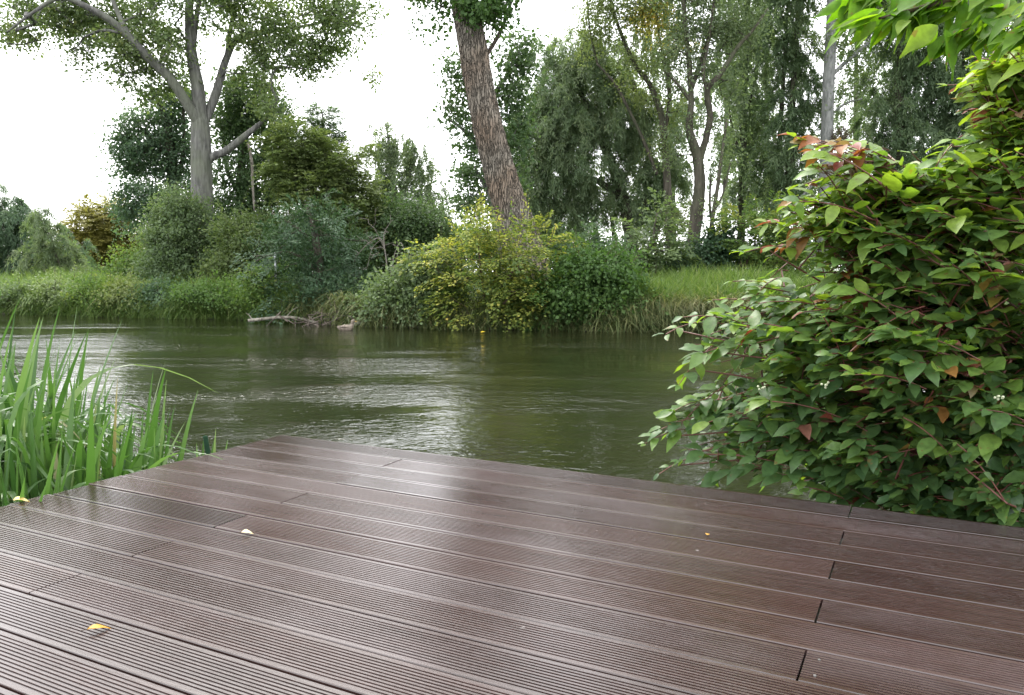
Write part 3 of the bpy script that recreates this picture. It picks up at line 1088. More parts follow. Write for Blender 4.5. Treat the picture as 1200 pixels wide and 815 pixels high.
    tree('black_poplar', 'dense dark green poplar column between the straight dark trunk and the pale grey trunk', 'tree', 27.5, 925,
         [[(918, 320, 9), (922, 250, 8), (926, 170, 8), (931, 80, 6), (936, 0, 5), (938, -50, 4), (940, -150, 3), (942, -280, 1.5)], [(905, 320, 6, .4, 1), (908, 250, 6, .4), (914, 160, 5, .4), (920, 60, 4, .4), (924, -10, 3, .4)], [(924, 200, 4), (940, 160, 3), (948, 110, 2)]],
         [(912, 50, 20, 50), (935, 60, 20, 50), (920, 130, 24, 40), (942, 140, 20, 40), (908, 185, 22, 30), (932, 200, 20, 30), (950, 90, 12, 34), (925, -20, 35, 25), (932, -85, 40, 50), (938, -170, 40, 60), (940, -260, 34, 60), (915, 235, 26, 24)],
         'willow', M['leaf_willow'], M['bark_dark'], dens=2.0, sp=.42, tmid=.14, seed=9, conn=180)
    tree('distant_poplar', 'hazy tall poplar standing far behind the twin stems and the straight dark trunk', 'tree', 41, 848,
         [[(848, 318, 7), (850, 220, 6), (852, 120, 5), (854, 20, 3), (855, -60, 2)]],
         [(850, 40, 26, 50), (842, 110, 24, 40), (862, 160, 24, 36), (846, 205, 20, 24, 0, .7), (852, -40, 28, 50)],
         'birch', M['leaf_birch'], M['bark_dark'], dens=1.5, sp=.55, tmid=.5, seed=80, conn=120, scale=1.3)
    tree('distant_poplar', 'hazy tall poplar far behind the dense dark poplar column', 'tree', 42, 900,
         [[(900, 318, 7), (899, 220, 6), (898, 120, 5), (898, 20, 3), (898, -60, 2)]],
         [(900, 30, 24, 50), (895, 110, 26, 46), (905, 190, 30, 40), (890, 235, 30, 24), (900, -50, 30, 50), (945, 210, 26, 40)],
         'birch', M['leaf_birch'], M['bark_dark'], dens=1.7, sp=.55, tmid=.35, seed=81, conn=120, scale=1.3)
    tree('distant_poplar', 'hazy tall poplar far behind, right of the pale grey aspen trunk', 'tree', 42, 1000,
         [[(1000, 318, 7), (1002, 220, 6), (1003, 120, 5), (1004, 20, 3), (1004, -60, 2)]],
         [(1004, 40, 22, 50, 0, .7), (998, 130, 24, 44, 0, .8), (1008, 210, 30, 40), (985, 190, 16, 40, 0, .7), (1004, -50, 30, 50)],
         'birch', M['leaf_birch'], M['bark_dark'], dens=1.5, sp=.55, tmid=.4, seed=82, conn=120, scale=1.3)
    tree('distant_poplar', 'hazy broad poplar far behind the silvery willow and the slim dark tree', 'tree', 42, 790,
         [[(790, 318, 7), (788, 220, 6), (785, 120, 5), (782, 20, 3), (780, -60, 2)]],
         [(775, 60, 34, 34, 0, .8), (745, 60, 26, 30, 0, .7), (800, 120, 24, 36, 0, .8), (790, 180, 24, 36, 0, .9), (800, 235, 22, 24, 0, .8), (780, 10, 36, 30, 0, .8), (720, 90, 24, 26, 0, .8)],
         'birch', M['leaf_birch'], M['bark_dark'], dens=1.4, sp=.55, tmid=.55, seed=83, conn=120, scale=1.3)
    nest = tree('aspen_tree', 'pale grey straight aspen trunk rising above the large leafy bush', 'tree', 26, 966,
                [[(965, 320, 16), (967, 240, 15), (969, 170, 14), (971, 100, 13), (974, 40, 12), (976, -30, 10), (978, -80, 8), (980, -180, 6), (982, -300, 2)], [(973, 90, 5), (988, 76, 4.5), (1004, 62, 4), (1022, 46, 3), (1040, 30, 2)],
                 [(969, 140, 3), (990, 122, 2.6), (1010, 116, 2)], [(967, 210, 3), (955, 215, 2.4), (935, 235, 2)]],
                [(1000, 45, 22, 20, 0, .6), (998, 95, 20, 20, 0, .6), (985, 130, 14, 18, 0, .5), (1012, 75, 14, 16, 0, .6), (980, -20, 40, 20), (990, -80, 60, 50), (985, -170, 70, 70), (980, -270, 60, 70), (960, 40, 10, 30, 0, .5), (1010, 20, 24, 18), (960, 200, 10, 24, .4, .7)],
                'small', M['leaf_poplar'], M['bark_pale'], dens=1.3, sp=.36, tmid=.4, seed=10, conn=120, sides=14)
    # twiggy brown nest-like clump on the aspen
    rg = np.random.default_rng(77)
    c = P(986, 160, 25.6)
    d = rnd_dirs(260, rg) * np.array([.3, .3, .3]) * rg.random((260, 1)) ** .4
    a = c + d
    b = a + rnd_dirs(260, rg) * .22
    v, f = twigs(a, b, np.full(260, .006), np.full(260, .003), 4)
    bl = np.array(nest.location)
    link('dead_twig_clump', mesh_from('dead_twig_clump', v - bl, f), M['twig_brown'], nest)
    # --- dark willow far right
    tree('willow_tree', 'dense dark green willow at right, seen above the leafy bush', 'tree', 27, 1060,
         [[(1062, 320, 16), (1058, 250, 14), (1054, 190, 12), (1053, 130, 10), (1055, 70, 8), (1058, 10, 6), (1064, -80, 4), (1080, -180, 2)], [(1055, 170, 7), (1085, 130, 6), (1105, 80, 4)], [(1075, 320, 8, .3, 1), (1090, 250, 8, .3), (1100, 190, 6, .3), (1120, 120, 4, .3)]],
         [(1045, 80, 34, 40), (1035, 140, 26, 36), (1080, 100, 40, 45), (1070, 160, 50, 34), (1120, 110, 34, 45), (1115, 165, 40, 30), (1060, 30, 45, 30), (1110, 50, 40, 30), (1150, 150, 40, 50), (1080, -20, 70, 30), (1075, -85, 90, 50), (1085, -170, 80, 60), (1190, -20, 60, 60), (1040, 195, 30, 24), (1100, 215, 60, 24), (1160, 80, 40, 50)],
         'willow', M['leaf_willow'], M['bark_dark'], dens=2.6, sp=.45, tmid=.12, seed=12, conn=220)
    # --- trees behind the grey poplar
    tree('ash_tree', 'dark leafy tree directly left of and behind the thick grey poplar trunk', 'tree', 31, 205,
         [[(206, 330, 15), (204, 260, 14), (202, 200, 12), (196, 150, 9), (186, 120, 6), (176, 100, 4)], [(202, 190, 5), (180, 165, 4), (160, 145, 3)], [(203, 220, 5), (215, 180, 4), (215, 130, 3)]],
         [(165, 168, 34, 28), (152, 150, 20, 18), (188, 130, 28, 30), (192, 180, 34, 36), (158, 200, 26, 14), (212, 110, 22, 20), (205, 225, 34, 34), (148, 182, 18, 16), (215, 160, 20, 36), (150, 226, 20, 10), (182, 250, 44, 30), (165, 240, 30, 16), (225, 280, 34, 34)],
         'broad', M['leaf_blue'], M['bark_dark'], dens=1.9, sp=.44, tmid=.22, seed=13, conn=240)
    tree('ash_tree', 'dark tree right of the thick grey poplar trunk with a pale dead branch hanging', 'tree', 29.5, 285,
         [[(286, 330, 13), (284, 270, 12), (282, 210, 10), (288, 160, 7), (296, 120, 5), (300, 95, 3)], [(283, 220, 5), (300, 190, 4), (315, 170, 3)], [(282, 230, 5), (266, 200, 4), (262, 165, 3)]],
         [(290, 108, 34, 24), (308, 136, 34, 28), (268, 132, 24, 34), (276, 150, 20, 26), (335, 215, 24, 30), (318, 165, 26, 24), (280, 200, 30, 34), (312, 215, 30, 34), (272, 250, 30, 34), (300, 265, 36, 34), (262, 290, 24, 34), (332, 190, 18, 24)],
         'broad', M['leaf_dark'], M['bark_dark'], dens=2.3, sp=.44, tmid=.55, seed=14, conn=220,
         extra=[('dead_branch', [(291, 168, 3, -1.6), (295, 190, 3.4, -1.8), (296, 215, 3, -1.8), (298, 247, 2.2, -1.8)], M['dead_wood'])])
    # --- far left
    tree('willow_bush', 'blue grey willow thicket at the far left edge above the bank', 'shrub', 33, 15,
         [[(14, 330, 8), (12, 290, 7), (8, 250, 4)], [(30, 330, 7, 0, 1), (36, 290, 5), (42, 260, 3)]],
         [(12, 262, 34, 34), (-25, 255, 40, 40), (5, 240, 16, 18), (45, 280, 34, 30), (25, 310, 50, 24), (-40, 300, 50, 34), (72, 300, 30, 24)],
         'willow', M['leaf_blue'], M['bark_dark'], dens=2.5, sp=.46, tmid=.35, seed=15, conn=120)
    tree('willow_bush', 'pale green young willow with upright wispy tips left of the golden tree', 'shrub', 30, 80,
         [[(76, 334, 4), (70, 312, 3), (60, 285, 2)], [(88, 334, 3, 0, 1), (94, 318, 2)]],
         [(52, 256, 12, 22, 0, .7), (60, 280, 18, 16), (74, 300, 18, 14), (92, 312, 16, 12), (78, 322, 28, 14), (50, 304, 20, 20), (108, 326, 14, 9)],
         'willow', M['leaf_birch'], M['bark_dark'], dens=2.1, sp=.42, tmid=.45, seed=16, conn=80)
    tree('maple_tree', 'rounded golden brown tree far behind the left bank', 'tree', 39, 120,
         [[(120, 330, 9), (119, 300, 8), (118, 275, 5)]],
         [(110, 262, 28, 22), (132, 258, 24, 22), (138, 280, 24, 24), (112, 284, 26, 20), (95, 272, 20, 20), (128, 300, 28, 16), (122, 246, 22, 12)],
         'layer', M['leaf_gold'], M['bark_dark'], dens=3.6, sp=.46, tmid=.45, seed=17, conn=120, scale=1.15)
    # --- undergrowth left
    tree('elder_shrub', 'mid green shrub covering the foot of the thick grey poplar', 'shrub', 25.5, 226, [],
         [(220, 255, 18, 26), (205, 290, 28, 30), (232, 300, 28, 32), (248, 322, 26, 24), (195, 320, 30, 20), (218, 330, 30, 16), (190, 270, 14, 30), (262, 300, 14, 40), (208, 240, 10, 30, 0, .6)],
         'shrub', M['leaf_pale'], M['bark_dark'], dens=2.4, sp=.36, tmid=.08, seed=18, conn=80)
    tree('elder_shrub', 'dusky olive shrub between the thick grey poplar and the layered yew', 'shrub', 24.5, 285, [],
         [(282, 285, 30, 30), (300, 310, 30, 28), (268, 320, 24, 22), (310, 280, 20, 26)],
         'shrub', M['leaf_olive'], M['bark_dark'], dens=2.6, sp=.36, tmid=.15, seed=19, conn=80)
    tree('sallow_shrub', 'bright leafed shrub below the golden tree on the left bank', 'shrub', 26.5, 150, [],
         [(148, 318, 22, 16), (165, 305, 18, 16), (130, 328, 18, 12), (176, 325, 18, 14)],
         'shrub', M['leaf_lime'], M['bark_dark'], dens=2.4, sp=.36, tmid=.35, seed=20, conn=60)
    # --- centre group
    tree('hornbeam_tree', 'dense olive green tree with drooping sprays, centre left above the yew', 'tree', 25.5, 385,
         [[(388, 335, 12), (386, 270, 10), (384, 220, 7), (380, 180, 4)], [(386, 260, 5), (365, 220, 4), (350, 185, 3)], [(386, 250, 5), (405, 220, 4), (415, 200, 3)]],
         [(352, 178, 26, 22), (340, 205, 24, 24), (385, 205, 34, 26), (345, 160, 18, 14), (365, 178, 24, 18), (405, 190, 22, 18), (370, 235, 36, 28), (412, 220, 24, 26), (405, 255, 34, 30), (430, 250, 22, 34), (380, 270, 40, 28), (330, 170, 16, 14), (420, 290, 30, 28), (362, 190, 24, 22)],
         'layer', M['leaf_olive'], M['bark_dark'], dens=3.2, sp=.42, tmid=.45, seed=21, conn=260)
    tree('yew_tree', 'blue green yew with flat layered branches reaching over the water', 'tree', edge_y(372, 1.2), 372,
         [[(376, 350, 12), (374, 310, 10), (368, 270, 7), (358, 240, 3)], [(374, 320, 4), (350, 300, 3.4), (325, 296, 2.5), (300, 306, 1.6)], [(372, 290, 4), (345, 265, 3.4), (318, 250, 2)], [(375, 330, 4), (400, 320, 3), (420, 325, 2)]],
         [(362, 238, 24, 4, .2), (336, 247, 22, 3, -.3), (352, 256, 34, 4, -.5), (385, 262, 26, 5, 0), (330, 271, 26, 3, -.6), (362, 274, 36, 5, -.2), (400, 281, 24, 4, 0), (345, 289, 34, 4, -.6),
          (312, 300, 22, 2.5, -.4), (380, 297, 34, 5, -.3), (335, 308, 26, 3.5, -.7), (405, 311, 30, 4, -.2), (362, 317, 38, 5, -.6), (335, 329, 30, 4, -.5), (395, 331, 40, 5, -.6), (362, 341, 42, 5, -.8),
          (422, 343, 28, 4, -.3), (340, 353, 30, 5, -.6), (395, 352, 44, 5, -.7), (370, 364, 42, 5, -.6), (430, 360, 26, 5, -.4), (405, 369, 26, 4, -.5), (378, 310, 22, 50, 1.1, .35)],
         'yew', M['leaf_yew'], M['bark_dark'], dens=1.9, sp=.34, tmid=.36, seed=22, conn=260, tvar=.18)
    tree('hazel_shrub', 'dark thicket directly behind the layered yew', 'shrub', 23.6, 372, [],
         [(345, 290, 30, 26), (380, 285, 34, 30), (410, 300, 28, 26), (360, 325, 40, 22), (400, 335, 40, 20), (330, 320, 22, 26)],
         'shrub', M['leaf_dark'], M['bark_dark'], dens=2.4, sp=.38, tmid=.3, seed=44, conn=80)
    tree('spruce_tree', 'dark pointed conifer peak rising behind the olive tree', 'tree', 31, 379,
         [[(379, 330, 11), (379, 250, 9), (379, 180, 5), (378, 134, 1.5)]],
         [(379, 136, 5, 10, 0, 2), (378, 148, 13, 10, 0), (380, 166, 18, 10, 0), (381, 182, 24, 12, 0), (380, 200, 28, 14, 0), (380, 225, 34, 16, 0)],
         'yew', M['leaf_dark'], M['bark_dark'], dens=5.5, sp=.42, tmid=.45, seed=23, conn=120)
    tree('birch_tree', 'pale airy birch with fine hanging twigs left of the leaning trunk', 'tree', 33, 468,
         [[(466, 330, 8), (464, 270, 7), (462, 220, 6), (458, 180, 4), (452, 145, 2)], [(463, 240, 4), (480, 205, 3), (490, 180, 2)], [(462, 230, 4), (446, 200, 3), (440, 175, 2)]],
         [(450, 152, 14, 14, 0, .7), (446, 175, 20, 16), (470, 180, 22, 18), (492, 190, 18, 20, 0, .8), (462, 208, 30, 18), (500, 212, 18, 20, 0, .8), (480, 235, 34, 20), (445, 225, 24, 24), (512, 240, 14, 24, 0, .6), (470, 165, 16, 10)],
         'birch', M['leaf_birch'], M['bark_pale'], dens=3.0, sp=.45, tmid=.5, seed=24, conn=200, r_tip=.005)
    tree('hazel_shrub', 'dark green thicket below the pale birch', 'shrub', 26.5, 478, [],
         [(470, 262, 34, 24), (500, 258, 24, 24), (455, 290, 34, 28), (488, 290, 30, 26), (515, 275, 22, 24), (470, 320, 40, 20), (520, 300, 20, 20)],
         'shrub', M['leaf_dark'], M['bark_dark'], dens=2.5, sp=.38, tmid=.8, seed=25, conn=100)
    tree('hazel_shrub', 'grey green thicket low at the water just left of the yellow bush', 'shrub', edge_y(490, .45), 480, [],
         [(490, 318, 26, 20), (470, 340, 30, 18), (500, 348, 30, 22), (460, 362, 26, 14), (492, 370, 34, 11), (525, 340, 20, 24), (515, 320, 20, 18)],
         'shrub', M['leaf_pale'], M['bark_dark'], dens=2.5, sp=.32, tmid=.2, seed=26, conn=110)
    # --- yellow bush
    yb = tree('spindle_bush', 'bushy yellow green leaved shrub at the water in front of the leaning trunk', 'shrub', edge_y(575, .45), 575, [],
              [(560, 268, 24, 14), (585, 278, 32, 16), (548, 290, 28, 18), (600, 300, 42, 22), (565, 310, 36, 24), (635, 288, 28, 12, 0, .8), (655, 277, 16, 5, 0, .7), (585, 335, 46, 24), (550, 342, 32, 22), (615, 335, 34, 24), (590, 362, 46, 16), (555, 366, 28, 12), (507, 296, 18, 9, .3, .9), (528, 310, 20, 14), (553, 250, 8, 10, 0, .6)],
              'layer', M['leaf_yellow'], M['twig_brown'], dens=1.6, sp=.33, tmid=.26, tvar=.17, seed=27, conn=220, r_tip=.004, scale=.8)
    tree('privet_shrub', 'dark glossy green bush at the water right of the yellow bush', 'shrub', edge_y(700, .4), 700, [],
         [(690, 312, 28, 18), (705, 330, 34, 24), (672, 335, 24, 22), (690, 358, 38, 20), (725, 315, 20, 16), (722, 345, 22, 24), (660, 355, 20, 18), (715, 370, 24, 12), (745, 355, 14, 20, 0, .8)],
         'shrub', M['leaf_green'], M['twig_brown'], dens=2.4, sp=.32, tmid=.4, seed=28, conn=140, r_tip=.004)
    tree('fern_clump', 'feathery green fern clump low between the yellow bush and the dark bush', 'fern', edge_y(640, .25), 640, [],
         [(640, 352, 24, 9), (630, 366, 24, 10), (655, 368, 16, 9)],
         'layer', M['leaf_green'], M['twig_brown'], dens=2.6, sp=.3, tmid=.45, seed=29, conn=40, r_tip=.003, crown='fronds')
    tree('maple_sapling', 'small pale green maple with flat leaf layers in front of the willow', 'tree', 20.8, 768,
         [[(768, 335, 4), (768, 300, 3.5), (766, 275, 2.5), (770, 250, 1.5)]],
         [(768, 252, 14, 8), (760, 268, 26, 7), (780, 275, 24, 8), (750, 285, 26, 8), (775, 292, 30, 9), (738, 298, 16, 7), (720, 290, 20, 6), (760, 308, 30, 9)],
         'layer', M['leaf_pale'], M['bark_dark'], dens=1.9, sp=.34, tmid=.3, seed=30, conn=90, r_tip=.004)
    tree('spindle_bush', 'light green shrub with scattered yellow leaves beside the large leafy bush tip', 'shrub', 21.5, 872, [],
         [(870, 262, 22, 14), (885, 280, 22, 16), (862, 288, 22, 14), (895, 255, 16, 14), (880, 305, 24, 12), (905, 290, 20, 20), (930, 300, 26, 24), (920, 270, 18, 16)],
         'layer', M['leaf_lime'], M['twig_brown'], dens=1.8, sp=.34, tmid=.45, tvar=.2, seed=31, conn=100, r_tip=.004)
    tree('bramble_shrub', 'low dark blue green bramble mound at the crooked tree foot', 'shrub', 22, 822, [],
         [(830, 292, 20, 12), (815, 304, 30, 9), (845, 300, 22, 10), (790, 308, 26, 8), (842, 280, 14, 10)],
         'shrub', M['leaf_yew'], M['twig_brown'], dens=2.6, sp=.34, tmid=.2, seed=32, conn=60, r_tip=.004)
    tree('bramble_shrub', 'pale leafed low shrub behind the dark glossy bush and left of the little maple', 'shrub', 21, 700, [],
         [(690, 285, 26, 10), (672, 292, 20, 12), (715, 298, 24, 10), (735, 308, 20, 10)],
         'layer', M['leaf_blue'], M['twig_brown'], dens=2.2, sp=.34, tmid=.5, seed=33, conn=60, r_tip=.004)
    # distant thickets closing the gap low down behind the trunks
    for (px, Y, lab, bl, mt, tm, sd) in (
            (640, 38, 'distant dark hedge behind the silvery willow trunks', [(640, 295, 50, 16), (700, 300, 50, 12), (600, 290, 30, 20), (750, 303, 40, 9), (668, 280, 20, 14)], 'leaf_dark', .5, 34),
            (860, 40, 'distant grey hedge seen between the right hand trunks', [(830, 306, 40, 8), (880, 300, 40, 12), (930, 296, 40, 16), (990, 290, 50, 22), (1060, 285, 60, 26)], 'leaf_blue', .3, 35),
            (440, 36, 'distant green hedge behind the thicket and the birch', [(440, 285, 50, 28), (520, 285, 40, 26), (360, 280, 50, 30), (560, 290, 30, 22)], 'leaf_dark', .6, 36),
            (60, 44, 'distant bluish hedge behind the golden tree', [(60, 306, 60, 14), (140, 300, 40, 20), (190, 295, 40, 26), (-40, 300, 60, 22), (240, 295, 40, 26)], 'leaf_blue', .2, 37)):
        tree('hedge', lab, 'hedge', Y, px, [], bl, 'shrub', M[mt], M['bark_dark'], dens=2.2, sp=.5, tmid=tm, seed=sd, conn=40, scale=1.5)


# ------------------------------------------------------------------ grass and herbs
def blades(name, B, H, W, lean, tint, mat, rg, seg=4, droop=.4):
    n = len(B)
    az = rg.random(n) * 2 * math.pi
    dirh = np.stack([np.cos(az), np.sin(az), np.zeros(n)], -1)
    sd = np.stack([-np.sin(az), np.cos(az), np.zeros(n)], -1)
    sd = unit(sd + rg.normal(size=(n, 3)) * np.array([.5, .5, 0]))
    rows = []
    for i in range(seg + 1):
        t = i / seg
        c = B + dirh * (lean * H * t ** 1.7)[:, None]
        c = c + np.array([0, 0, 1.0]) * (H * (t - droop * lean * t ** 2.6))[:, None]
        w = W * (1 - t ** 1.8) * .5 + .0004
        rows.append(np.stack([c + sd * w[:, None], c - sd * w[:, None]], 1))
    v = np.stack(rows, 1).reshape(-1, 3)
    base = np.arange(n)[:, None] * (2 * (seg + 1))
    i = np.arange(seg)[None, :] * 2
    f = np.stack([base + i, base + i + 1, base + i + 3, base + i + 2], -1).reshape(-1, 4)
    return mesh_from(name, v, f, {'tint': np.repeat(np.clip(tint, 0, 1), seg)}, smooth=True)


def bank_points(n, px0, px1, s0, s1, rg, pw=1.0):
    s = s0 + (s1 - s0) * rg.random(n) ** pw
    px = px0 + (px1 - px0) * rg.random(n)
    Yg = 20.0
    x = (px - 600) / FPX * Yg
    for _ in range(3):
        Y = far_edge(x) + s
        x = (px - 600) / FPX * Y
    y = far_edge(x) + s
    return np.stack([x, y, ground_z(x, y) - .02], -1)


def build_grass():
    rg = np.random.default_rng(5)
    # long bank grass left
    pt = bank_points(26000, -120, 345, .05, 6.5, rg, 1.3)
    cl = .6 + .4 * np.sin(pt[:, 0] * 2.1 + 1) * np.sin(pt[:, 1] * 1.7) + .25 * np.sin(pt[:, 0] * 5.3)
    H = np.clip((.30 + .22 * cl) * np.exp(rg.normal(size=len(pt)) * .25), .12, .85)
    me = blades('bank_grass', pt, H, .012 + .012 * rg.random(len(pt)), .25 + .5 * rg.random(len(pt)), .35 + .2 * cl * .5 + rg.normal(size=len(pt)) * .2, M['grass'], rg)
    o = link('bank_grass', me, M['grass'])
    tag(o, 'bright green long grass along the left far bank', 'grass', kind='stuff')
    # fringe hanging over the water's edge
    for nm, a, b, n, mt, lab in (('bank_fringe_grass', -140, 350, 15000, 'grass', 'rough grass fringe hanging over the left far bank edge'),
                                 ('bank_fringe_undergrowth', 340, 740, 9000, 'sedge', 'rough trailing undergrowth along the middle of the far bank edge'),
                                 ('bank_fringe_sedge', 735, 1060, 11000, 'sedge', 'rough sedge fringe hanging over the right far bank edge')):
        pt = bank_points(n, a, b, -.02, .45, rg, 1.3)
        H = .46 * np.exp(rg.normal(size=n) * .3)
        me = blades(nm, pt, H, .014 + .014 * rg.random(n), .5 + .6 * rg.random(n), .35 + rg.normal(size=n) * .22, M[mt], rg, 5, 1.15)
        tag(link(nm, me, M[mt]), lab, 'grass', kind='stuff')
    # right meadow
    pt = bank_points(26000, 735, 1010, .25, 6.0, rg, 1.1)
    cl = .5 + .5 * np.sin(pt[:, 0] * 1.6) * np.sin(pt[:, 1] * 1.3 + 2)
    H = np.clip((.45 + .28 * cl) * np.exp(rg.normal(size=len(pt)) * .22), .15, 1.0)
    me = blades('meadow_grass', pt, H, .012 + .01 * rg.random(len(pt)), .3 + .5 * rg.random(len(pt)), .30 + .2 * cl + rg.normal(size=len(pt)) * .2, M['grass'], rg)
    o = link('meadow_grass', me, M['grass'])
    tag(o, 'pale meadow grass on the right far bank under the crooked tree', 'grass', kind='stuff')
    # low cover everywhere behind the shrubs
    pt = bank_points(22000, -150, 1300, .3, 14, rg, 1.2)
    H = .12 + .3 * rg.random(len(pt))
    me = blades('ground_cover', pt, H, .02 + .02 * rg.random(len(pt)), .4 + .5 * rg.random(len(pt)), .3 + rg.normal(size=len(pt)) * .2, M['grass'], rg, 3)
    o = link('ground_cover', me, M['grass'])
    tag(o, 'short rough grass on the far bank under the trees and shrubs', 'grass', kind='stuff')
    # near bank beside the deck, right under the bush and left behind the irises
    xs = np.concatenate([1.7 + 5 * rg.random(9000), -2.9 - 4 * rg.random(5000)])
    ys = np.concatenate([1.2 + 3.4 * rg.random(9000), -.5 + 3.4 * rg.random(5000)])
    vv = -SY * xs + CY * ys
    uu = CY * xs + SY * ys
    ok = (ys < near_edge(xs) - .02) & ~((vv < V0 + .1) & (uu > UE - .08) & (uu < U_END + .08))
    pt = np.stack([xs, ys, ground_z(xs, ys) - .01], -1)[ok]
    n = len(pt)
    me = blades('near_bank_grass', pt, .16 * np.exp(rg.normal(size=n) * .4), .005 + .005 * rg.random(n), .4 + .5 * rg.random(n), .3 + rg.normal(size=n) * .2, M['grass'], rg, 4)
    tag(link('near_bank_grass', me, M['grass']), 'short grass on the near bank beside the deck', 'grass', kind='stuff')
    # sedge tussocks drooping over the right bank edge
    tus = ((770, .1, 'pale drooping sedge tussock beside the dark glossy bush'), (797, .08, 'second sedge tussock right of the dark glossy bush'),
           (825, .1, 'middle straw coloured sedge tussock on the right far bank'), (852, .12, 'sedge tussock hanging over the water left of the leafy bush tip'),
           (882, .1, 'sedge tussock partly hidden by the leafy bush tip'))
    for i, (px, s, lab) in enumerate(tus):
        n = 420
        c = bank_points(1, px, px, s + .15, s + .15, rg)[0]
        B = c + rg.normal(size=(n, 3)) * np.array([.24, .12, .02])
        H = .7 * np.exp(rg.normal(size=n) * .25)
        me = blades('blades', B - c, H, .010 + .008 * rg.random(n), .5 + .55 * rg.random(n), .5 + rg.normal(size=n) * .25, M['sedge'], rg, 5, 1.0)
        r = thing('sedge_tussock', lab, 'sedge', c, 'sedge tussocks on the right far bank')
        link('blades', me, M['sedge'], r)
    # leafy herbs along the left bank edge
    herb = ((28, 'leafy herb clump at the far left end of the bank', 'leaf_pale', .3), (70, 'pale flowering herb clump on the left bank', 'leaf_pale', .6),
            (112, 'green herb clump on the bank below the golden tree', 'leaf_lime', .4), (152, 'reddish green herb clump on the left bank', 'leaf_olive', .8),
            (190, 'dark leafy herb clump hanging over the left bank edge', 'leaf_blue', .3), (232, 'mid green herb clump on the bank below the thick grey poplar', 'leaf_green', .7),
            (262, 'broad bright herb clump next to the mown looking bank grass', 'leaf_green', .9), (312, 'tall flowering herb clump around the grey post', 'leaf_lime', .35))
    for i, (px, lab, mt, tm) in enumerate(herb):
        c = bank_points(1, px, px, .35, .35, rg)[0]
        Y = c[1]
        tall = 30 if px == 312 else 13
        py = 318 + (CAM_Z - c[2]) / Y * FPX
        tree('herb_clump', lab, 'plant', Y, px, [], [(px, py - tall * .7, 20, tall), (px + 12, py - tall * .35, 16, tall * .7), (px - 12, py - tall * .3, 16, tall * .6)],
             'shrub', M[mt], M['twig_brown'], dens=2.2, sp=.3, tmid=tm, seed=60 + i, conn=30, r_tip=.003, group='herb clumps along the left far bank', scale=.85)


# ------------------------------------------------------------------ iris, dogwood, overhanging branch
def iris_clump(name, label, c, n, h, spread, rg, group=None, bent=.6):
    r = thing(name, label, 'plant', c, group)
    B = rg.normal(size=(n, 3)) * np.array([spread, spread, .0])
    B[:, 2] = -.05
    az = np.arctan2(B[:, 1], B[:, 0]) + rg.normal(size=n) * .9
    dirh = np.stack([np.cos(az), np.sin(az), np.zeros(n)], -1)
    H = h * np.exp(rg.normal(size=n) * .14)
    W = .019 + .021 * rg.random(n)
    lean = np.minimum(np.abs(rg.normal(size=n)), 2) * .15 + .04
    drp = np.where(rg.random(n) < bent, .3 + .5 * rg.random(n), .05)
    tw = rg.random(n) * math.pi
    sdv = unit(np.stack([np.cos(tw), np.sin(tw) * .5, np.zeros(n)], -1))
    seg = 12
    rows = []
    for i in range(seg + 1):
        t = i / seg
        ph = np.maximum(0, t - .45) / .55
        c0 = B + dirh * (H * (lean * t ** 1.4 + drp * .52 * ph ** 1.7))[:, None]
        z = H * (t - drp * 1.05 * ph ** 2.0)
        c0 = c0 + np.array([0, 0, 1.0]) * z[:, None]
        w = W * np.minimum(1, .55 + 1.5 * t) * np.clip((1 - t) * 2.6, .02, 1) ** .8 * .5
        fold = dirh * (w * .35)[:, None]
        rows.append(np.stack([c0 + sdv * w[:, None] + fold, c0, c0 - sdv * w[:, None] + fold], 1))
    v = np.stack(rows, 1).reshape(-1, 3)
    base = np.arange(n)[:, None, None] * (3 * (seg + 1))
    i = np.arange(seg)[None, :, None] * 3
    j = np.arange(2)[None, None, :]
    f = np.stack([base + i + j, base + i + j + 1, base + i + 4 + j, base + i + 3 + j], -1).reshape(-1, 4)
    t0 = np.clip(.4 + rg.normal(size=n) * .24, 0, 1)
    link('blades', mesh_from('blades', v, f, {'tint': np.repeat(t0, seg * 2)}, smooth=True), M['iris'], r)
    return r


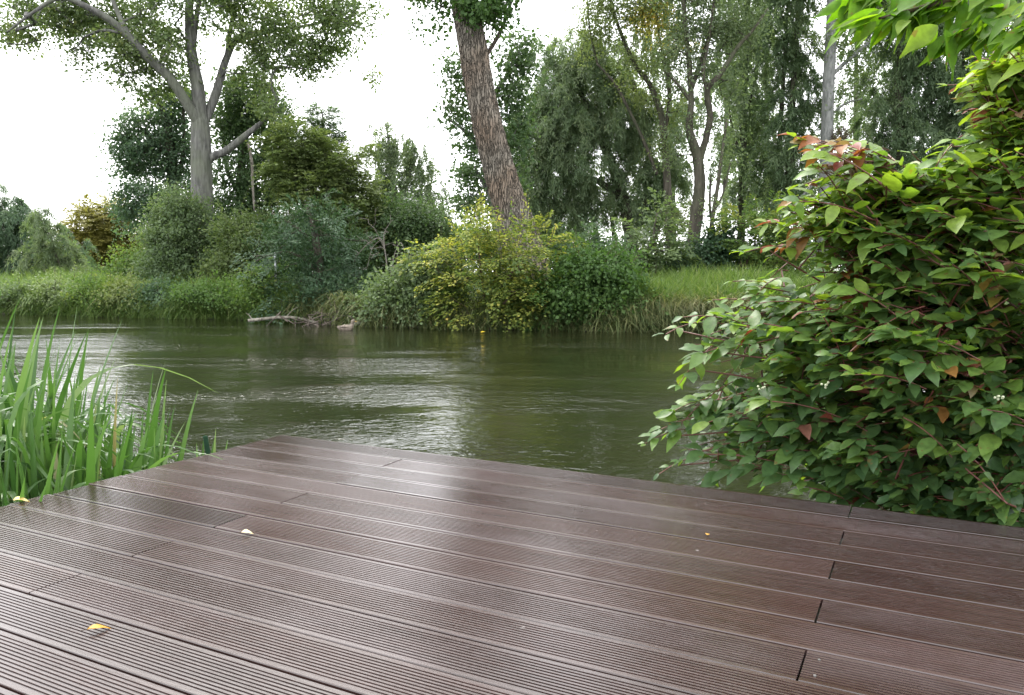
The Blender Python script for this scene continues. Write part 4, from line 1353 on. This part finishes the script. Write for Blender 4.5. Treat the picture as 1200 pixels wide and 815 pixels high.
def build_iris():
    rg = np.random.default_rng(8)
    spots = ((-40, 3.35, 1.12, 55, .16, 'tall sword leaved iris clump cut by the left picture edge, nearest the deck'),
             (15, 3.7, 1.12, 60, .14, 'tallest upright green iris clump at the left edge'),
             (52, 3.25, .82, 40, .13, 'arching pale iris clump beside the yellow leaf on the deck edge'),
             (70, 4.1, .98, 46, .15, 'iris clump behind the arching pale one with bent tips'),
             (112, 3.6, .80, 46, .14, 'iris clump in the middle of the reed bed with dense upright blades'),
             (86, 4.5, .92, 30, .14, 'farthest iris clump standing in the bright water'),
             (150, 3.75, .74, 34, .11, 'short iris clump at the right side of the reed bed'),
             (-70, 4.2, 1.3, 50, .2, 'iris clump mostly beyond the left picture edge'),
             (5, 2.95, .60, 34, .12, 'low leafy iris clump touching the deck corner at left'))
    for (px, Y, h, n, sp, lab) in spots:
        c = P(px - 28, 318, Y)
        c[2] = max(-.5, float(ground_z(c[0], Y)) - .02) if Y > 3.1 else -.4
        iris_clump('iris_clump', lab, c, int(n * 1.7), h * .93, sp, rg, 'iris clumps in the water left of the deck')
    c = P(229, 318, 3.75)
    c[2] = -.5
    iris_clump('iris_clump', 'tiny iris tuft of a few blades beside the dark stake', c, 9, .55, .035, rg, 'iris clumps in the water left of the deck', bent=.5)
    # dark stake beside the tuft
    p = P(242, 318, 3.62)
    m = plain_mat('stake_green', (.010, .028, .014), .9, .1)
    top = P(240.5, 511, 3.62)
    v, f = tube([[p[0], p[1], -.9], [p[0], p[1], -.2], top - [0, 0, .004], top], [.011, .011, .011, .008], 10)
    o = link('stake', mesh_from('stake', v - [p[0], p[1], 0], f, smooth=True), m, loc=(p[0], p[1], 0))
    tag(o, 'thin dark green stake at the far left deck edge by the iris tuft', 'stake')


def shoots_leaves(tips, dirs, n_pairs, length, rg, Lm, Wr):
    """Shoots with opposite leaf pairs. Returns leaf arrays and twig edges."""
    pos, ax, nr, LL, A, B = [], [], [], [], [], []
    up = np.array([0, 0, 1.0])
    for t, d in zip(tips, dirs):
        d = unit(d)
        fs = math.exp(rg.normal() * .24)
        ln = length * (.7 + .6 * rg.random())
        b = t - d * ln
        s = unit(np.cross(d, up + rg.normal(size=3) * .3))
        u2 = np.cross(s, d)
        sag = ln * .12
        prev = b
        k = int(n_pairs + rg.integers(-1, 2))
        for i in range(1, k + 1):
            q = i / k
            c = b + d * ln * q + up * (sag * (4 * q * (1 - q))) * .6
            A.append(prev)
            B.append(c)
            prev = c
            sz = Lm * (.55 + .75 * math.sin(math.pi * min(1, .22 + .62 * q))) * math.exp(rg.normal() * .24) * fs
            sz = min(sz, Lm * 1.6)
            if q == 1:
                sz *= .75
            flip = 1 if i % 2 else 0
            for sg in (-1, 1):
                if rg.random() < .06:
                    continue
                lat = s * sg if rg.random() < .75 or not flip else unit(s * sg * .6 + u2 * .5)
                dh = d * np.array([1, 1, .35])
                a = unit(rg.normal(size=3) * np.array([.22, .22, .08]) + lat * np.array([1, 1, .5]) * (.9 - .35 * q) + dh * (.45 + .5 * q) + up * (-.10 + rg.normal() * .17) + rg.normal(size=3) * .14)
                pos.append(c + lat * .008)
                ax.append(a)
                nr.append(unit(up + np.array([-.10, -.22, 0]) + rg.normal(size=3) * .24))
                LL.append(sz)
    return (np.array(pos), np.array(ax), np.array(nr), np.array(LL), np.array(A), np.array(B))


def build_dogwood():
    rg = np.random.default_rng(21)
    base = np.array([2.75, 3.55, -.36])
    root = thing('dogwood_bush', 'large leafy dogwood bush with red stems, filling the right side beyond the deck', 'shrub', base)
    k = 1 / FPX
    # blobs: px, py, rx, ry, Y, depth half, shoots
    blobs = [(1140, 330, 95, 110, 2.9, .4, 170), (1030, 300, 80, 70, 2.95, .35, 120), (1090, 260, 80, 50, 2.9, .3, 60), (1000, 360, 80, 50, 3.0, .3, 60), (1060, 420, 100, 80, 2.9, .4, 120), (960, 420, 90, 70, 3.2, .4, 90),
             (920, 500, 80, 60, 3.2, .35, 70), (1040, 520, 90, 60, 2.95, .35, 80), (1140, 490, 90, 80, 2.75, .3, 90), (1190, 210, 45, 70, 2.8, .3, 50), (1185, 130, 40, 60, 2.8, .25, 46), (1165, 80, 34, 34, 2.8, .2, 24), (1195, 50, 24, 40, 2.75, .2, 20), (1150, 200, 50, 50, 2.85, .25, 30),
             (1100, 580, 90, 26, 2.85, .15, 34), (1180, 590, 60, 30, 2.62, .12, 26), (990, 565, 60, 26, 3.1, .2, 26), (1250, 400, 80, 180, 2.9, .5, 90), (1080, 240, 60, 40, 3.0, .3, 44), (1035, 235, 55, 34, 2.95, .25, 34), (1105, 200, 55, 30, 2.9, .25, 30), (985, 265, 50, 34, 3.0, .25, 34), (965, 185, 38, 24, 2.9, .2, 14), (955, 235, 40, 26, 2.95, .2, 16),
             (1340, 380, 90, 170, 3.0, .5, 150), (1450, 440, 80, 130, 3.2, .4, 90), (1400, 300, 80, 120, 3.6, .4, 70), (900, 380, 50, 34, 3.2, .3, 26), (1190, 100, 30, 40, 2.9, .3, 14)]
    tips, dirs = [], []
    cen = np.array([2.3, 3.3, .25])
    for (px, py, rx, ry, Y, dY, n) in blobs:
        for _ in range(int(n * .95)):
            d = rnd_dirs(1, rg)[0] * rg.random() ** .4
            y = Y + d[1] * dY
            t = P(px + d[0] * rx, py + d[2] * ry, y)
            if t[2] < -.38:
                continue
            # keep clear of the deck volume
            v = -SY * t[0] + CY * t[1]
            if v < V0 + .05 and t[2] < .25 and py > 380:
                t = t + np.array([-SY, CY, 0]) * (V0 + .08 - v)
            o = unit(t - cen)
            tips.append(t)
            dirs.append(unit(o * .5 + np.array([-.75, -.1, .2]) + rg.normal(size=3) * .33))
    # hand-placed tips along the outline: px, py, Y, direction in px space
    for (px, py, Y, dx, dz) in ((930, 160, 2.9, -1, .35), (968, 172, 2.9, -1, .2), (1010, 190, 2.9, -.9, .5), (872, 296, 3.1, -1, -.05), (900, 262, 3.1, -1, .2), (930, 235, 3.1, -1, .3),
                                (955, 262, 3.1, -1, .1), (780, 392, 3.4, -1, -.12), (800, 372, 3.4, -1, .1), (835, 352, 3.4, -1, .12), (858, 330, 3.3, -1, .2), (812, 420, 3.3, -1, -.35),
                                (795, 452, 3.3, -.7, -.7), (790, 482, 3.3, -1, -.2), (756, 520, 3.3, -1, -.3), (775, 503, 3.3, -1, -.2), (772, 556, 3.25, -1, -.4), (800, 540, 3.2, -1, -.3), (830, 560, 3.2, -1, -.35),
                                (820, 500, 3.2, -1, -.2), (850, 470, 3.2, -1, -.2), (845, 425, 3.3, -1, -.1), (870, 350, 3.2, -1, .1), (1010, 265, 3.0, -.9, .4),
                                (1060, 215, 3.0, -.6, .6), (1105, 185, 3.0, -.5, .7), (1150, 160, 3.0, -.6, .5), (1128, 130, 2.9, -1, .2), (1110, 100, 2.9, -1, .3), (1150, 90, 2.9, -.8, .5), (1175, 60, 2.9, -.7, .6)):
        d0 = unit(np.array([dx, rg.normal() * .25, dz]))
        t0 = P(px, py, Y)
        for q in range(4):
            tips.append(t0 - d0 * .12 * q + rg.normal(size=3) * .05 * (q > 0))
            dirs.append(unit(d0 + rg.normal(size=3) * .3 * (q > 0)))
    tips, dirs = np.array(tips), np.array(dirs)
    pos, ax, nr, L, A, B = shoots_leaves(tips, dirs, 5, .27, rg, .068, .6)
    # red-tinged leaves sit in a few places
    redc = [P(945, 168, 2.9), P(972, 176, 2.9), P(930, 160, 2.9), P(1160, 130, 2.9), P(1145, 170, 3.0), P(930, 275, 3.1), P(1000, 330, 3.0), P(1195, 330, 2.6), P(1120, 450, 2.7), P(1010, 470, 2.9), P(1180, 90, 2.9), P(1150, 120, 2.9)]
    dr = np.min(np.stack([np.linalg.norm(pos - c, axis=1) for c in redc]), 0)
    red = ((dr < .13) & (rg.random(len(pos)) < .30)) | (rg.random(len(pos)) < .012)
    W = L * (.45 + .15 * rg.random(len(L)))
    tint = np.clip(.40 + rg.normal(size=len(L)) * .22 + .42 * (pos[:, 2] - .35), 0, 1)  # backlight put into the colour: higher leaves get a lighter yellow green
    d3 = np.min(np.stack([np.linalg.norm(pos - c, axis=1) for c in redc[:3]]), 0)
    red |= (d3 < .14) & (rg.random(len(pos)) < .5)
    g = ~red
    curl = .12 + .16 * rg.random(len(L))
    link('leaves', leaf_mesh('leaves', pos[g] - base, ax[g], nr[g], L[g], W[g], tint[g], 'oval', curl[g], .10, rg), M['leaf_dogwood'], root)
    o = link('red_leaves', leaf_mesh('red_leaves', pos[red] - base, ax[red], nr[red], L[red] * .9, W[red] * .9, rg.random(red.sum()), 'oval', curl[red] + .15, .16, rg), M['leaf_dogwood_red'], root)
    o['label'] = 'red and brown autumn leaves'
    # woody frame
    stems, parts = [], []
    for i in range(16):
        b0 = base + np.array([rg.normal() * .18, rg.normal() * .15, -.05])
        tg = tips[rg.integers(len(tips))]
        mid = b0 * .55 + tg * .45 + np.array([.05, 0, .28])
        path = catmull([b0, mid, b0 * .2 + tg * .8], 6)
        stems.append(path)
        parts.append(tube(path, np.linspace(.014, .006, len(path)), 8))
    for t, d in list(zip(tips, dirs))[-120::4]:
        b0 = np.array([2.2, 3.2, .15]) + rg.normal(size=3) * np.array([.35, .15, .2])
        e = t - d * .1
        path = catmull([b0, b0 * .5 + e * .5 + np.array([0, -.12, .10]), e], 7)
        stems.append(path)
        parts.append(tube(path, np.linspace(.0065, .0028, len(path)), 7))
    v, f = join(parts)
    link('stems', mesh_from('stems', v - base, f, smooth=True), M['stem_red'], root)
    sb = tips - dirs * .27
    ga, gb, ra, rb = grow(np.vstack(stems), sb, rg, step=.14, jitter=.1, r_tip=.0026, expo=.33, r_max=.010)
    v1, f1 = twigs(ga, gb, ra, rb, 6)
    v2, f2 = twigs(A, B, np.full(len(A), .0026), np.full(len(A), .0019), 5)
    v, f = join([(v1, f1), (v2, f2)])
    link('twigs', mesh_from('twigs', v - base, f, smooth=True), M['stem_red'], root)
    # berries
    bmat = plain_mat('berry_white', (.42, .45, .30), .35, .5)
    for (px, py, Y) in ((968, 452, 2.75), (1170, 466, 2.5), (893, 455, 3.0)):
        c = P(px, py, Y)
        bm_parts = []
        for _ in range(6):
            q = c + np.clip(rg.normal(size=3), -1.5, 1.5) * np.array([.009, .009, .006])
            th = np.linspace(0, math.pi, 6)
            path = np.stack([np.zeros(6), np.zeros(6), -np.cos(th) * .0045], -1) + q
            bm_parts.append(tube(path, np.sin(th) * .0045 + .0002, 8))
        v, f = join(bm_parts)
        link('berry_cluster', mesh_from('berry_cluster', v - base, f, smooth=True), bmat, root)
    # inner leaf mass lower down gives the bush its depth
    rg2 = np.random.default_rng(33)
    n = 1500
    d = rnd_dirs(n, rg2) * (rg2.random((n, 1)) ** .5)
    c = np.array([2.2, 3.75, .12]) + d * np.array([1.15, .55, .62])
    c[:, 2] = np.maximum(c[:, 2], -.36)
    vv = -SY * c[:, 0] + CY * c[:, 1]
    c = c[vv > V0 + .08]
    n = len(c)
    link('inner_leaves', leaf_mesh('inner_leaves', c - base, unit(rg2.normal(size=(n, 3)) + np.array([-.4, -.3, -.3])), unit(np.array([0, -.2, 1]) + rg2.normal(size=(n, 3)) * .4),
                                   .07 * np.exp(rg2.normal(size=n) * .2), .045 * np.exp(rg2.normal(size=n) * .2), np.clip(.3 + rg2.normal(size=n) * .2, 0, 1), 'oval', .15, .1, rg2), M['leaf_dogwood'], root)


def build_overhang():
    rg = np.random.default_rng(41)
    base = np.array([3.5, 2.3, -.32])
    root = thing('box_elder_tree', 'box elder reaching in from the right with long pointed bright green leaves, top right corner', 'tree', base)
    trunk = catmull([base + [0, 0, -.2], base + [-.05, .0, .9], base + [-.2, -.05, 1.9], base + [-.35, -.1, 3.0], base + [-.3, 0, 4.2]], 6)
    Yb = 2.05
    l1 = [trunk[13], P(1560, -70, 2.1), P(1330, -55, Yb), P(1200, -25, Yb), P(1100, 4, Yb), P(1030, 22, Yb)]
    l2 = [P(1280, -52, Yb), P(1230, 0, 1.9), P(1205, 40, 1.85)]
    l3 = [P(1110, 0, Yb), P(1060, -10, 2.15), P(1000, 0, 2.2)]
    l4 = [P(1190, -25, Yb), P(1160, 20, 2.0), P(1120, 40, 1.98)]
    parts = [tube(trunk, np.linspace(.09, .03, len(trunk)), 12)]
    v, f = join(parts)
    link('trunk', mesh_from('trunk', v - base, f, smooth=True), M['bark_grey'], root)
    parts = []
    for l, r0, r1 in ((l1, .022, .003), (l2, .006, .002), (l3, .004, .0015), (l4, .004, .0015)):
        p = catmull(l, 6)
        parts.append(tube(p, np.linspace(r0, r1, len(p)), 8))
    v, f = join(parts)
    link('branches', mesh_from('branches', v - base, f, smooth=True), M['twig_brown'], root)
    pos, ax, nr, L = [], [], [], []
    lp = [catmull(l, 8) for l in (l1, l2, l3, l4)]
    leaf_at = []
    for p in lp:
        for q in p:
            if q[0] < 1.75:
                leaf_at.append(q)
    # pixel-given compound leaf anchors along the branch
    for (px, py, Y) in ((985, 8, 2.2), (1000, 22, 2.1), (1030, 22, 2.05), (1062, 18, 2.05), (1085, 30, 2.0), (1110, 15, 2.05), (1145, 25, 1.95), (1165, 30, 1.95), (1185, 20, 1.9), (1200, 35, 1.85), (1215, 60, 1.8), (1215, 10, 1.9), (1060, -5, 2.1), (1120, -5, 2.1), (1020, 0, 2.2), (1150, -10, 2.0), (1100, 40, 1.95)):
        leaf_at.append(P(px, py, Y))
    for c in leaf_at:
        for _ in range(3):
            d = unit(np.array([-.55 + rg.normal() * .5, rg.normal() * .5, -.55 + rg.normal() * .25]))
            pos.append(c + rg.normal(size=3) * .012)
            ax.append(d)
            nr.append(unit(np.array([rg.normal() * .5, -.4, .8 + rg.normal() * .4])))
            L.append(.085 * math.exp(rg.normal() * .2))
    pos, ax, nr, L = map(np.array, (pos, ax, nr, L))
    link('leaves', leaf_mesh('leaves', pos - base, ax, nr, L, L * .42, np.clip(.5 + rg.normal(size=len(L)) * .25, 0, 1), 'lance', .18, .14, rg), M['leaf_overhang'], root)
    # upper crown out of the picture: enlarged to darken deck reflections, shades the bush
    n = 4200
    c = base + np.array([.1, .5, 3.9]) + rnd_dirs(n, rg) * np.array([1.9, 2.0, 1.3]) * rg.random((n, 1)) ** .4
    link('crown', leaf_mesh('crown', c - base, unit(rg.normal(size=(n, 3)) - [0, 0, .6]), unit(rg.normal(size=(n, 3)) * .5 + [0, 0, 1]), np.full(n, .1), np.full(n, .045), np.clip(.5 + rg.normal(size=n) * .2, 0, 1), 'lance', .15, .12, rg), M['leaf_overhang'], root)


# ------------------------------------------------------------------ small things
def fallen_leaf(name, label, px, py, z, L, W, yaw, col, curl=.25, tilt=.15, group=None):
    p = on_z(px, py, z)
    d = np.array([[math.cos(yaw), math.sin(yaw), tilt * .3]])
    nr = np.array([[.1, -.15, 1.0]])
    rg = np.random.default_rng(int(px))
    me = leaf_mesh('leaf', np.array([[-math.cos(yaw) * L / 2, -math.sin(yaw) * L / 2, .006 + curl * L * .3]]), d, nr, np.array([L]), np.array([W]), np.array([.5]), 'lance', curl, .22, rg)
    m = leaf_mat(name + '_blade', G(tuple(c * .7 for c in col), col, tuple(min(1, c * 1.2) for c in col)), .25, .5, .4, vein=True, tgain=(1.2, 1.1, .7))
    o = link(name, me, m, loc=tuple(p))
    # a thin real blade with a stalk
    sol = o.modifiers.new('thickness', 'SOLIDIFY')
    sol.thickness = .0008
    tag(o, label, 'leaf', group)
    st = np.array([[-math.cos(yaw) * L / 2, -math.sin(yaw) * L / 2, .006 + curl * L * .3]])
    v, f = twigs(st - np.array([[math.cos(yaw + .3) * L * .3, math.sin(yaw + .3) * L * .3, -.002]]), st, [.0009], [.0007], 5)
    link('leaf_stalk', mesh_from('leaf_stalk', v, f), M['twig_brown'], o)


def build_small():
    fallen_leaf('fallen_leaf', 'curled amber leaf lying on the near left planks', 117, 740, 0.0, .05, .020, .55, (.50, .27, .035), .3)
    fallen_leaf('fallen_leaf', 'pale cream leaf on the planks near a board joint, centre left', 290, 627, 0.0, .036, .022, .2, (.72, .62, .38), .25)
    fallen_leaf('fallen_leaf', 'small orange leaf scrap on the wet planks at right', 829, 629, 0.0, .017, .013, 1.2, (.60, .34, .05), .2)
    fallen_leaf('fallen_leaf', 'pale yellow leaf on the left deck edge by the iris', 25, 588.5, 0.0, .05, .030, .25, (.70, .55, .20), .25)
    fallen_leaf('fallen_leaf', 'tiny bright yellow leaf floating on the river below the yellow bush', 566, 390.5, WATER_Z + .003, .10, .08, .1, (.65, .50, .03), .1)
    # grey post on the far bank
    p0 = P(324, 336, 20.6)
    p1 = P(322, 297, 20.6)
    m = plain_mat('post_grey', (.42, .44, .46), .5, .4, .12)
    g = float(ground_z(p0[0], p0[1]))
    root = thing('marker_post', 'thin pale grey post standing in the herbs left of the layered yew', 'post', (p0[0], p0[1], g))
    b = np.array([p0[0], p0[1], g])
    v, f = tube([b - [0, 0, .3], b + (p1 - b) * .5, p1], [.028, .028, .027], 12)
    link('pole', mesh_from('pole', v - b, f, smooth=True), m, root)
    v, f = tube([p1, p1 + [0, 0, .02], p1 + [0, 0, .035]], [.033, .033, .02], 12)
    link('cap', mesh_from('cap', v - b, f, smooth=True), m, root)

    # logs
    def log(label, pts, Y, stubs, seed):
        rg = np.random.default_rng(seed)
        path, rad = limb_path(pts, Y, 8)
        b = path[0].copy()
        root = thing('fallen_log', label, 'log', b)
        v, f = tube(path - b, rad, 12, .06, 0, rg)
        link('trunk', mesh_from('trunk', v, f, smooth=True), M['dead_wood'], root)
        pr = []
        for (i, dx, dz, ln) in stubs:
            q = path[i] - b
            e = q + np.array([dx, -.1, dz]) * ln
            pth = catmull([q, (q + e) / 2 + [0, 0, .03], e], 4)
            v, f = tube(pth, np.linspace(rad[i] * .5, .006, len(pth)), 7)
            link('branch_stub', mesh_from('branch_stub', v, f, smooth=True), M['dead_wood'], root)

    log('thin bleached fallen branch lying along the left water edge', [(291, 376, 4), (305, 374.5, 3.8), (325, 372.5, 3.6), (345, 372.5, 3.2), (362, 376, 3.5), (374, 380, 2.5)], 19.3,
        [(3, -.4, .5, .35), (20, .6, .5, .5), (32, .7, .6, .45)], 1)
    log('pale thick log sloping from the bank into the water below the yew', [(404, 383, 3), (418, 379.5, 4.5), (432, 375.5, 6.5), (446, 371.5, 8), (462, 367, 9)], 18.4,
        [(8, -.5, .5, .4), (18, .3, -.8, .3), (24, .5, .8, .4)], 2)
    # driftwood tangle
    rg = np.random.default_rng(12)
    c = P(392, 375, 18.9)
    root = thing('driftwood', 'dark tangle of dead twigs at the water edge under the yew', 'driftwood', c)
    a = rg.normal(size=(90, 3)) * np.array([.5, .15, .10])
    d = unit(rg.normal(size=(90, 3)) * np.array([1, .4, .5])) * (.2 + .5 * rg.random((90, 1)))
    v, f = twigs(a, a + d, np.full(90, .014), np.full(90, .006), 6)
    link('twigs', mesh_from('twigs', v, f, smooth=True), bark_mat('wet_twigs', (.04, .03, .025), (.16, .13, .11)), root)
    # bleached dead shrub
    Y = 20.0
    base = base_on_ground(452, Y)
    root = thing('dead_shrub', 'thin grey leafless twigs arching out between the yew and the grey green thicket', 'dead shrub', base)
    rg = np.random.default_rng(14)
    tr = [[(455, 335, 3), (452, 300, 2.6), (446, 280, 2), (432, 285, 1.6), (418, 300, 1)], [(456, 335, 3), (462, 300, 2.2), (470, 285, 1.6), (478, 310, 1)],
          [(452, 300, 2), (450, 275, 1.6), (458, 260, 1)], [(446, 281, 1.4), (436, 292, 1.2), (430, 315, .8)], [(460, 312, 2), (472, 318, 1.6), (482, 335, 1)],
          [(452, 295, 1.4), (440, 270, 1.2), (432, 262, .8)]]
    pr, nodes = [], []
    for t in tr:
        path, rad = limb_path(t, Y, 6)
        pr.append(tube(path, np.maximum(rad * .6, .006), 7))
        nodes.append(path)
    nodes = np.vstack(nodes)
    tg = nodes[rg.integers(len(nodes), size=90)] + rg.normal(size=(90, 3)) * np.array([.25, .2, .2])
    A, B, ra, rb = grow(nodes, tg, rg, .15, .1, .2, .005, .3)
    pr.append(twigs(A, B, ra, rb, 5))
    v, f = join(pr)
    link('stems', mesh_from('stems', v - base, f, smooth=True), M['dead_twigs'], root)
    # duck
    p = on_z(406, 387.5, WATER_Z)
    root = thing('duck', 'small grey brown duck swimming near the log under the yew', 'duck', p)
    t = np.linspace(0, 1, 22)
    # one continuous body: tail - back - breast - neck - head
    path = catmull(np.array([[-.20, 0, .085], [-.14, 0, .055], [-.05, 0, .045], [.05, 0, .05], [.105, 0, .085], [.125, 0, .15], [.135, 0, .195], [.165, 0, .205], [.185, 0, .2]]), 5)
    rr = np.interp(np.linspace(0, 8, len(path)), range(9), [.012, .05, .085, .078, .05, .03, .036, .034, .012])
    v, f = tube(path, rr, 14)
    bm = plain_mat('duck_feathers', (.15, .125, .10), .75, .2, .5, 30)
    link('body', mesh_from('body', v, f, smooth=True), bm, root)
    v, f = tube([[.178, 0, .198], [.2, 0, .193], [.225, 0, .190]], [.014, .012, .007], 8)
    link('bill', mesh_from('bill', v * np.array([1, 1, 1]), f, smooth=True), plain_mat('bill_ochre', (.30, .20, .05), .5, .4), root)
    for sg in (-1, 1):
        path = catmull(np.array([[.06, sg * .062, .075], [-.03, sg * .078, .085], [-.12, sg * .05, .085], [-.19, sg * .015, .095]]), 4)
        v, f = tube(path, np.interp(np.linspace(0, 1, len(path)), [0, .3, 1], [.012, .028, .004]), 10)
        link('wing', mesh_from('wing', v, f, smooth=True), plain_mat('duck_wing', (.16, .135, .11), .75, .2, .5, 30), root)


# ------------------------------------------------------------------ light
SUN_EL, SUN_AZ = 52.0, -28.0         # degrees; azimuth from the view axis, negative = to the left


def build_light():
    w = bpy.data.worlds.new('World')
    scene.world = w
    w.use_nodes = True
    nt = w.node_tree
    nt.nodes.clear()
    out = nt.nodes.new('ShaderNodeOutputWorld')
    bg = nt.nodes.new('ShaderNodeBackground')
    sky = nt.nodes.new('ShaderNodeTexSky')
    sky.sky_type = 'NISHITA'
    sky.sun_disc = False
    sky.sun_elevation = radians(SUN_EL)
    sky.sun_rotation = radians(SUN_AZ)
    sky.air_density = 1.0
    sky.dust_density = 4.0
    sky.ozone_density = 1.0
    # overcast: a nearly closed white cloud cover with soft structure
    tc = nt.nodes.new('ShaderNodeTexCoord')
    nz = nt.nodes.new('ShaderNodeTexNoise')
    nz.inputs['Scale'].default_value = 2.2
    nz.inputs['Detail'].default_value = 5
    nt.links.new(tc.outputs['Generated'], nz.inputs['Vector'])
    rp = nt.nodes.new('ShaderNodeValToRGB')
    rp.color_ramp.elements[0].position = .3
    rp.color_ramp.elements[0].color = (8.6, 8.75, 9.0, 1)
    rp.color_ramp.elements[1].position = .7
    rp.color_ramp.elements[1].color = (11.5, 11.5, 11.5, 1)
    nt.links.new(nz.outputs['Fac'], rp.inputs['Fac'])
    mx = nt.nodes.new('ShaderNodeMix')
    mx.data_type = 'RGBA'
    mx.inputs['Factor'].default_value = .85
    nt.links.new(sky.outputs['Color'], mx.inputs['A'])
    nt.links.new(rp.outputs['Color'], mx.inputs['B'])
    nt.links.new(mx.outputs['Result'], bg.inputs['Color'])
    bg.inputs['Strength'].default_value = .1
    nt.links.new(bg.outputs[0], out.inputs['Surface'])
    sd = bpy.data.lights.new('sun', 'SUN')
    sd.energy = 1.2
    sd.angle = radians(18)
    sd.color = (1, .96, .9)
    so = bpy.data.objects.new('sun', sd)
    COL.objects.link(so)
    el, az = radians(SUN_EL), radians(SUN_AZ)
    d = np.array([math.sin(az) * math.cos(el), math.cos(az) * math.cos(el), math.sin(el)])
    from mathutils import Vector
    so.rotation_euler = Vector(d).to_track_quat('Z', 'Y').to_euler()
    so.location = (0, 0, 30)
    vs = scene.view_settings
    vs.view_transform = 'Standard'
    vs.look = 'None'
    vs.gamma = 1
    vs.use_curve_mapping = False
    vs.exposure = 2.0
    c = scene.cycles
    c.max_bounces = 12
    c.diffuse_bounces = 7
    c.glossy_bounces = 4
    c.transmission_bounces = 6
    c.use_denoising = True
    c.denoiser = 'OPENIMAGEDENOISE'
    c.denoising_input_passes = 'RGB_ALBEDO_NORMAL'
    c.denoising_prefilter = 'ACCURATE'
    c.sample_clamp_indirect = 8


build_light()
build_ground()
build_water()
build_deck()
build_trees()
build_grass()
build_iris()
build_dogwood()
build_overhang()
build_small()
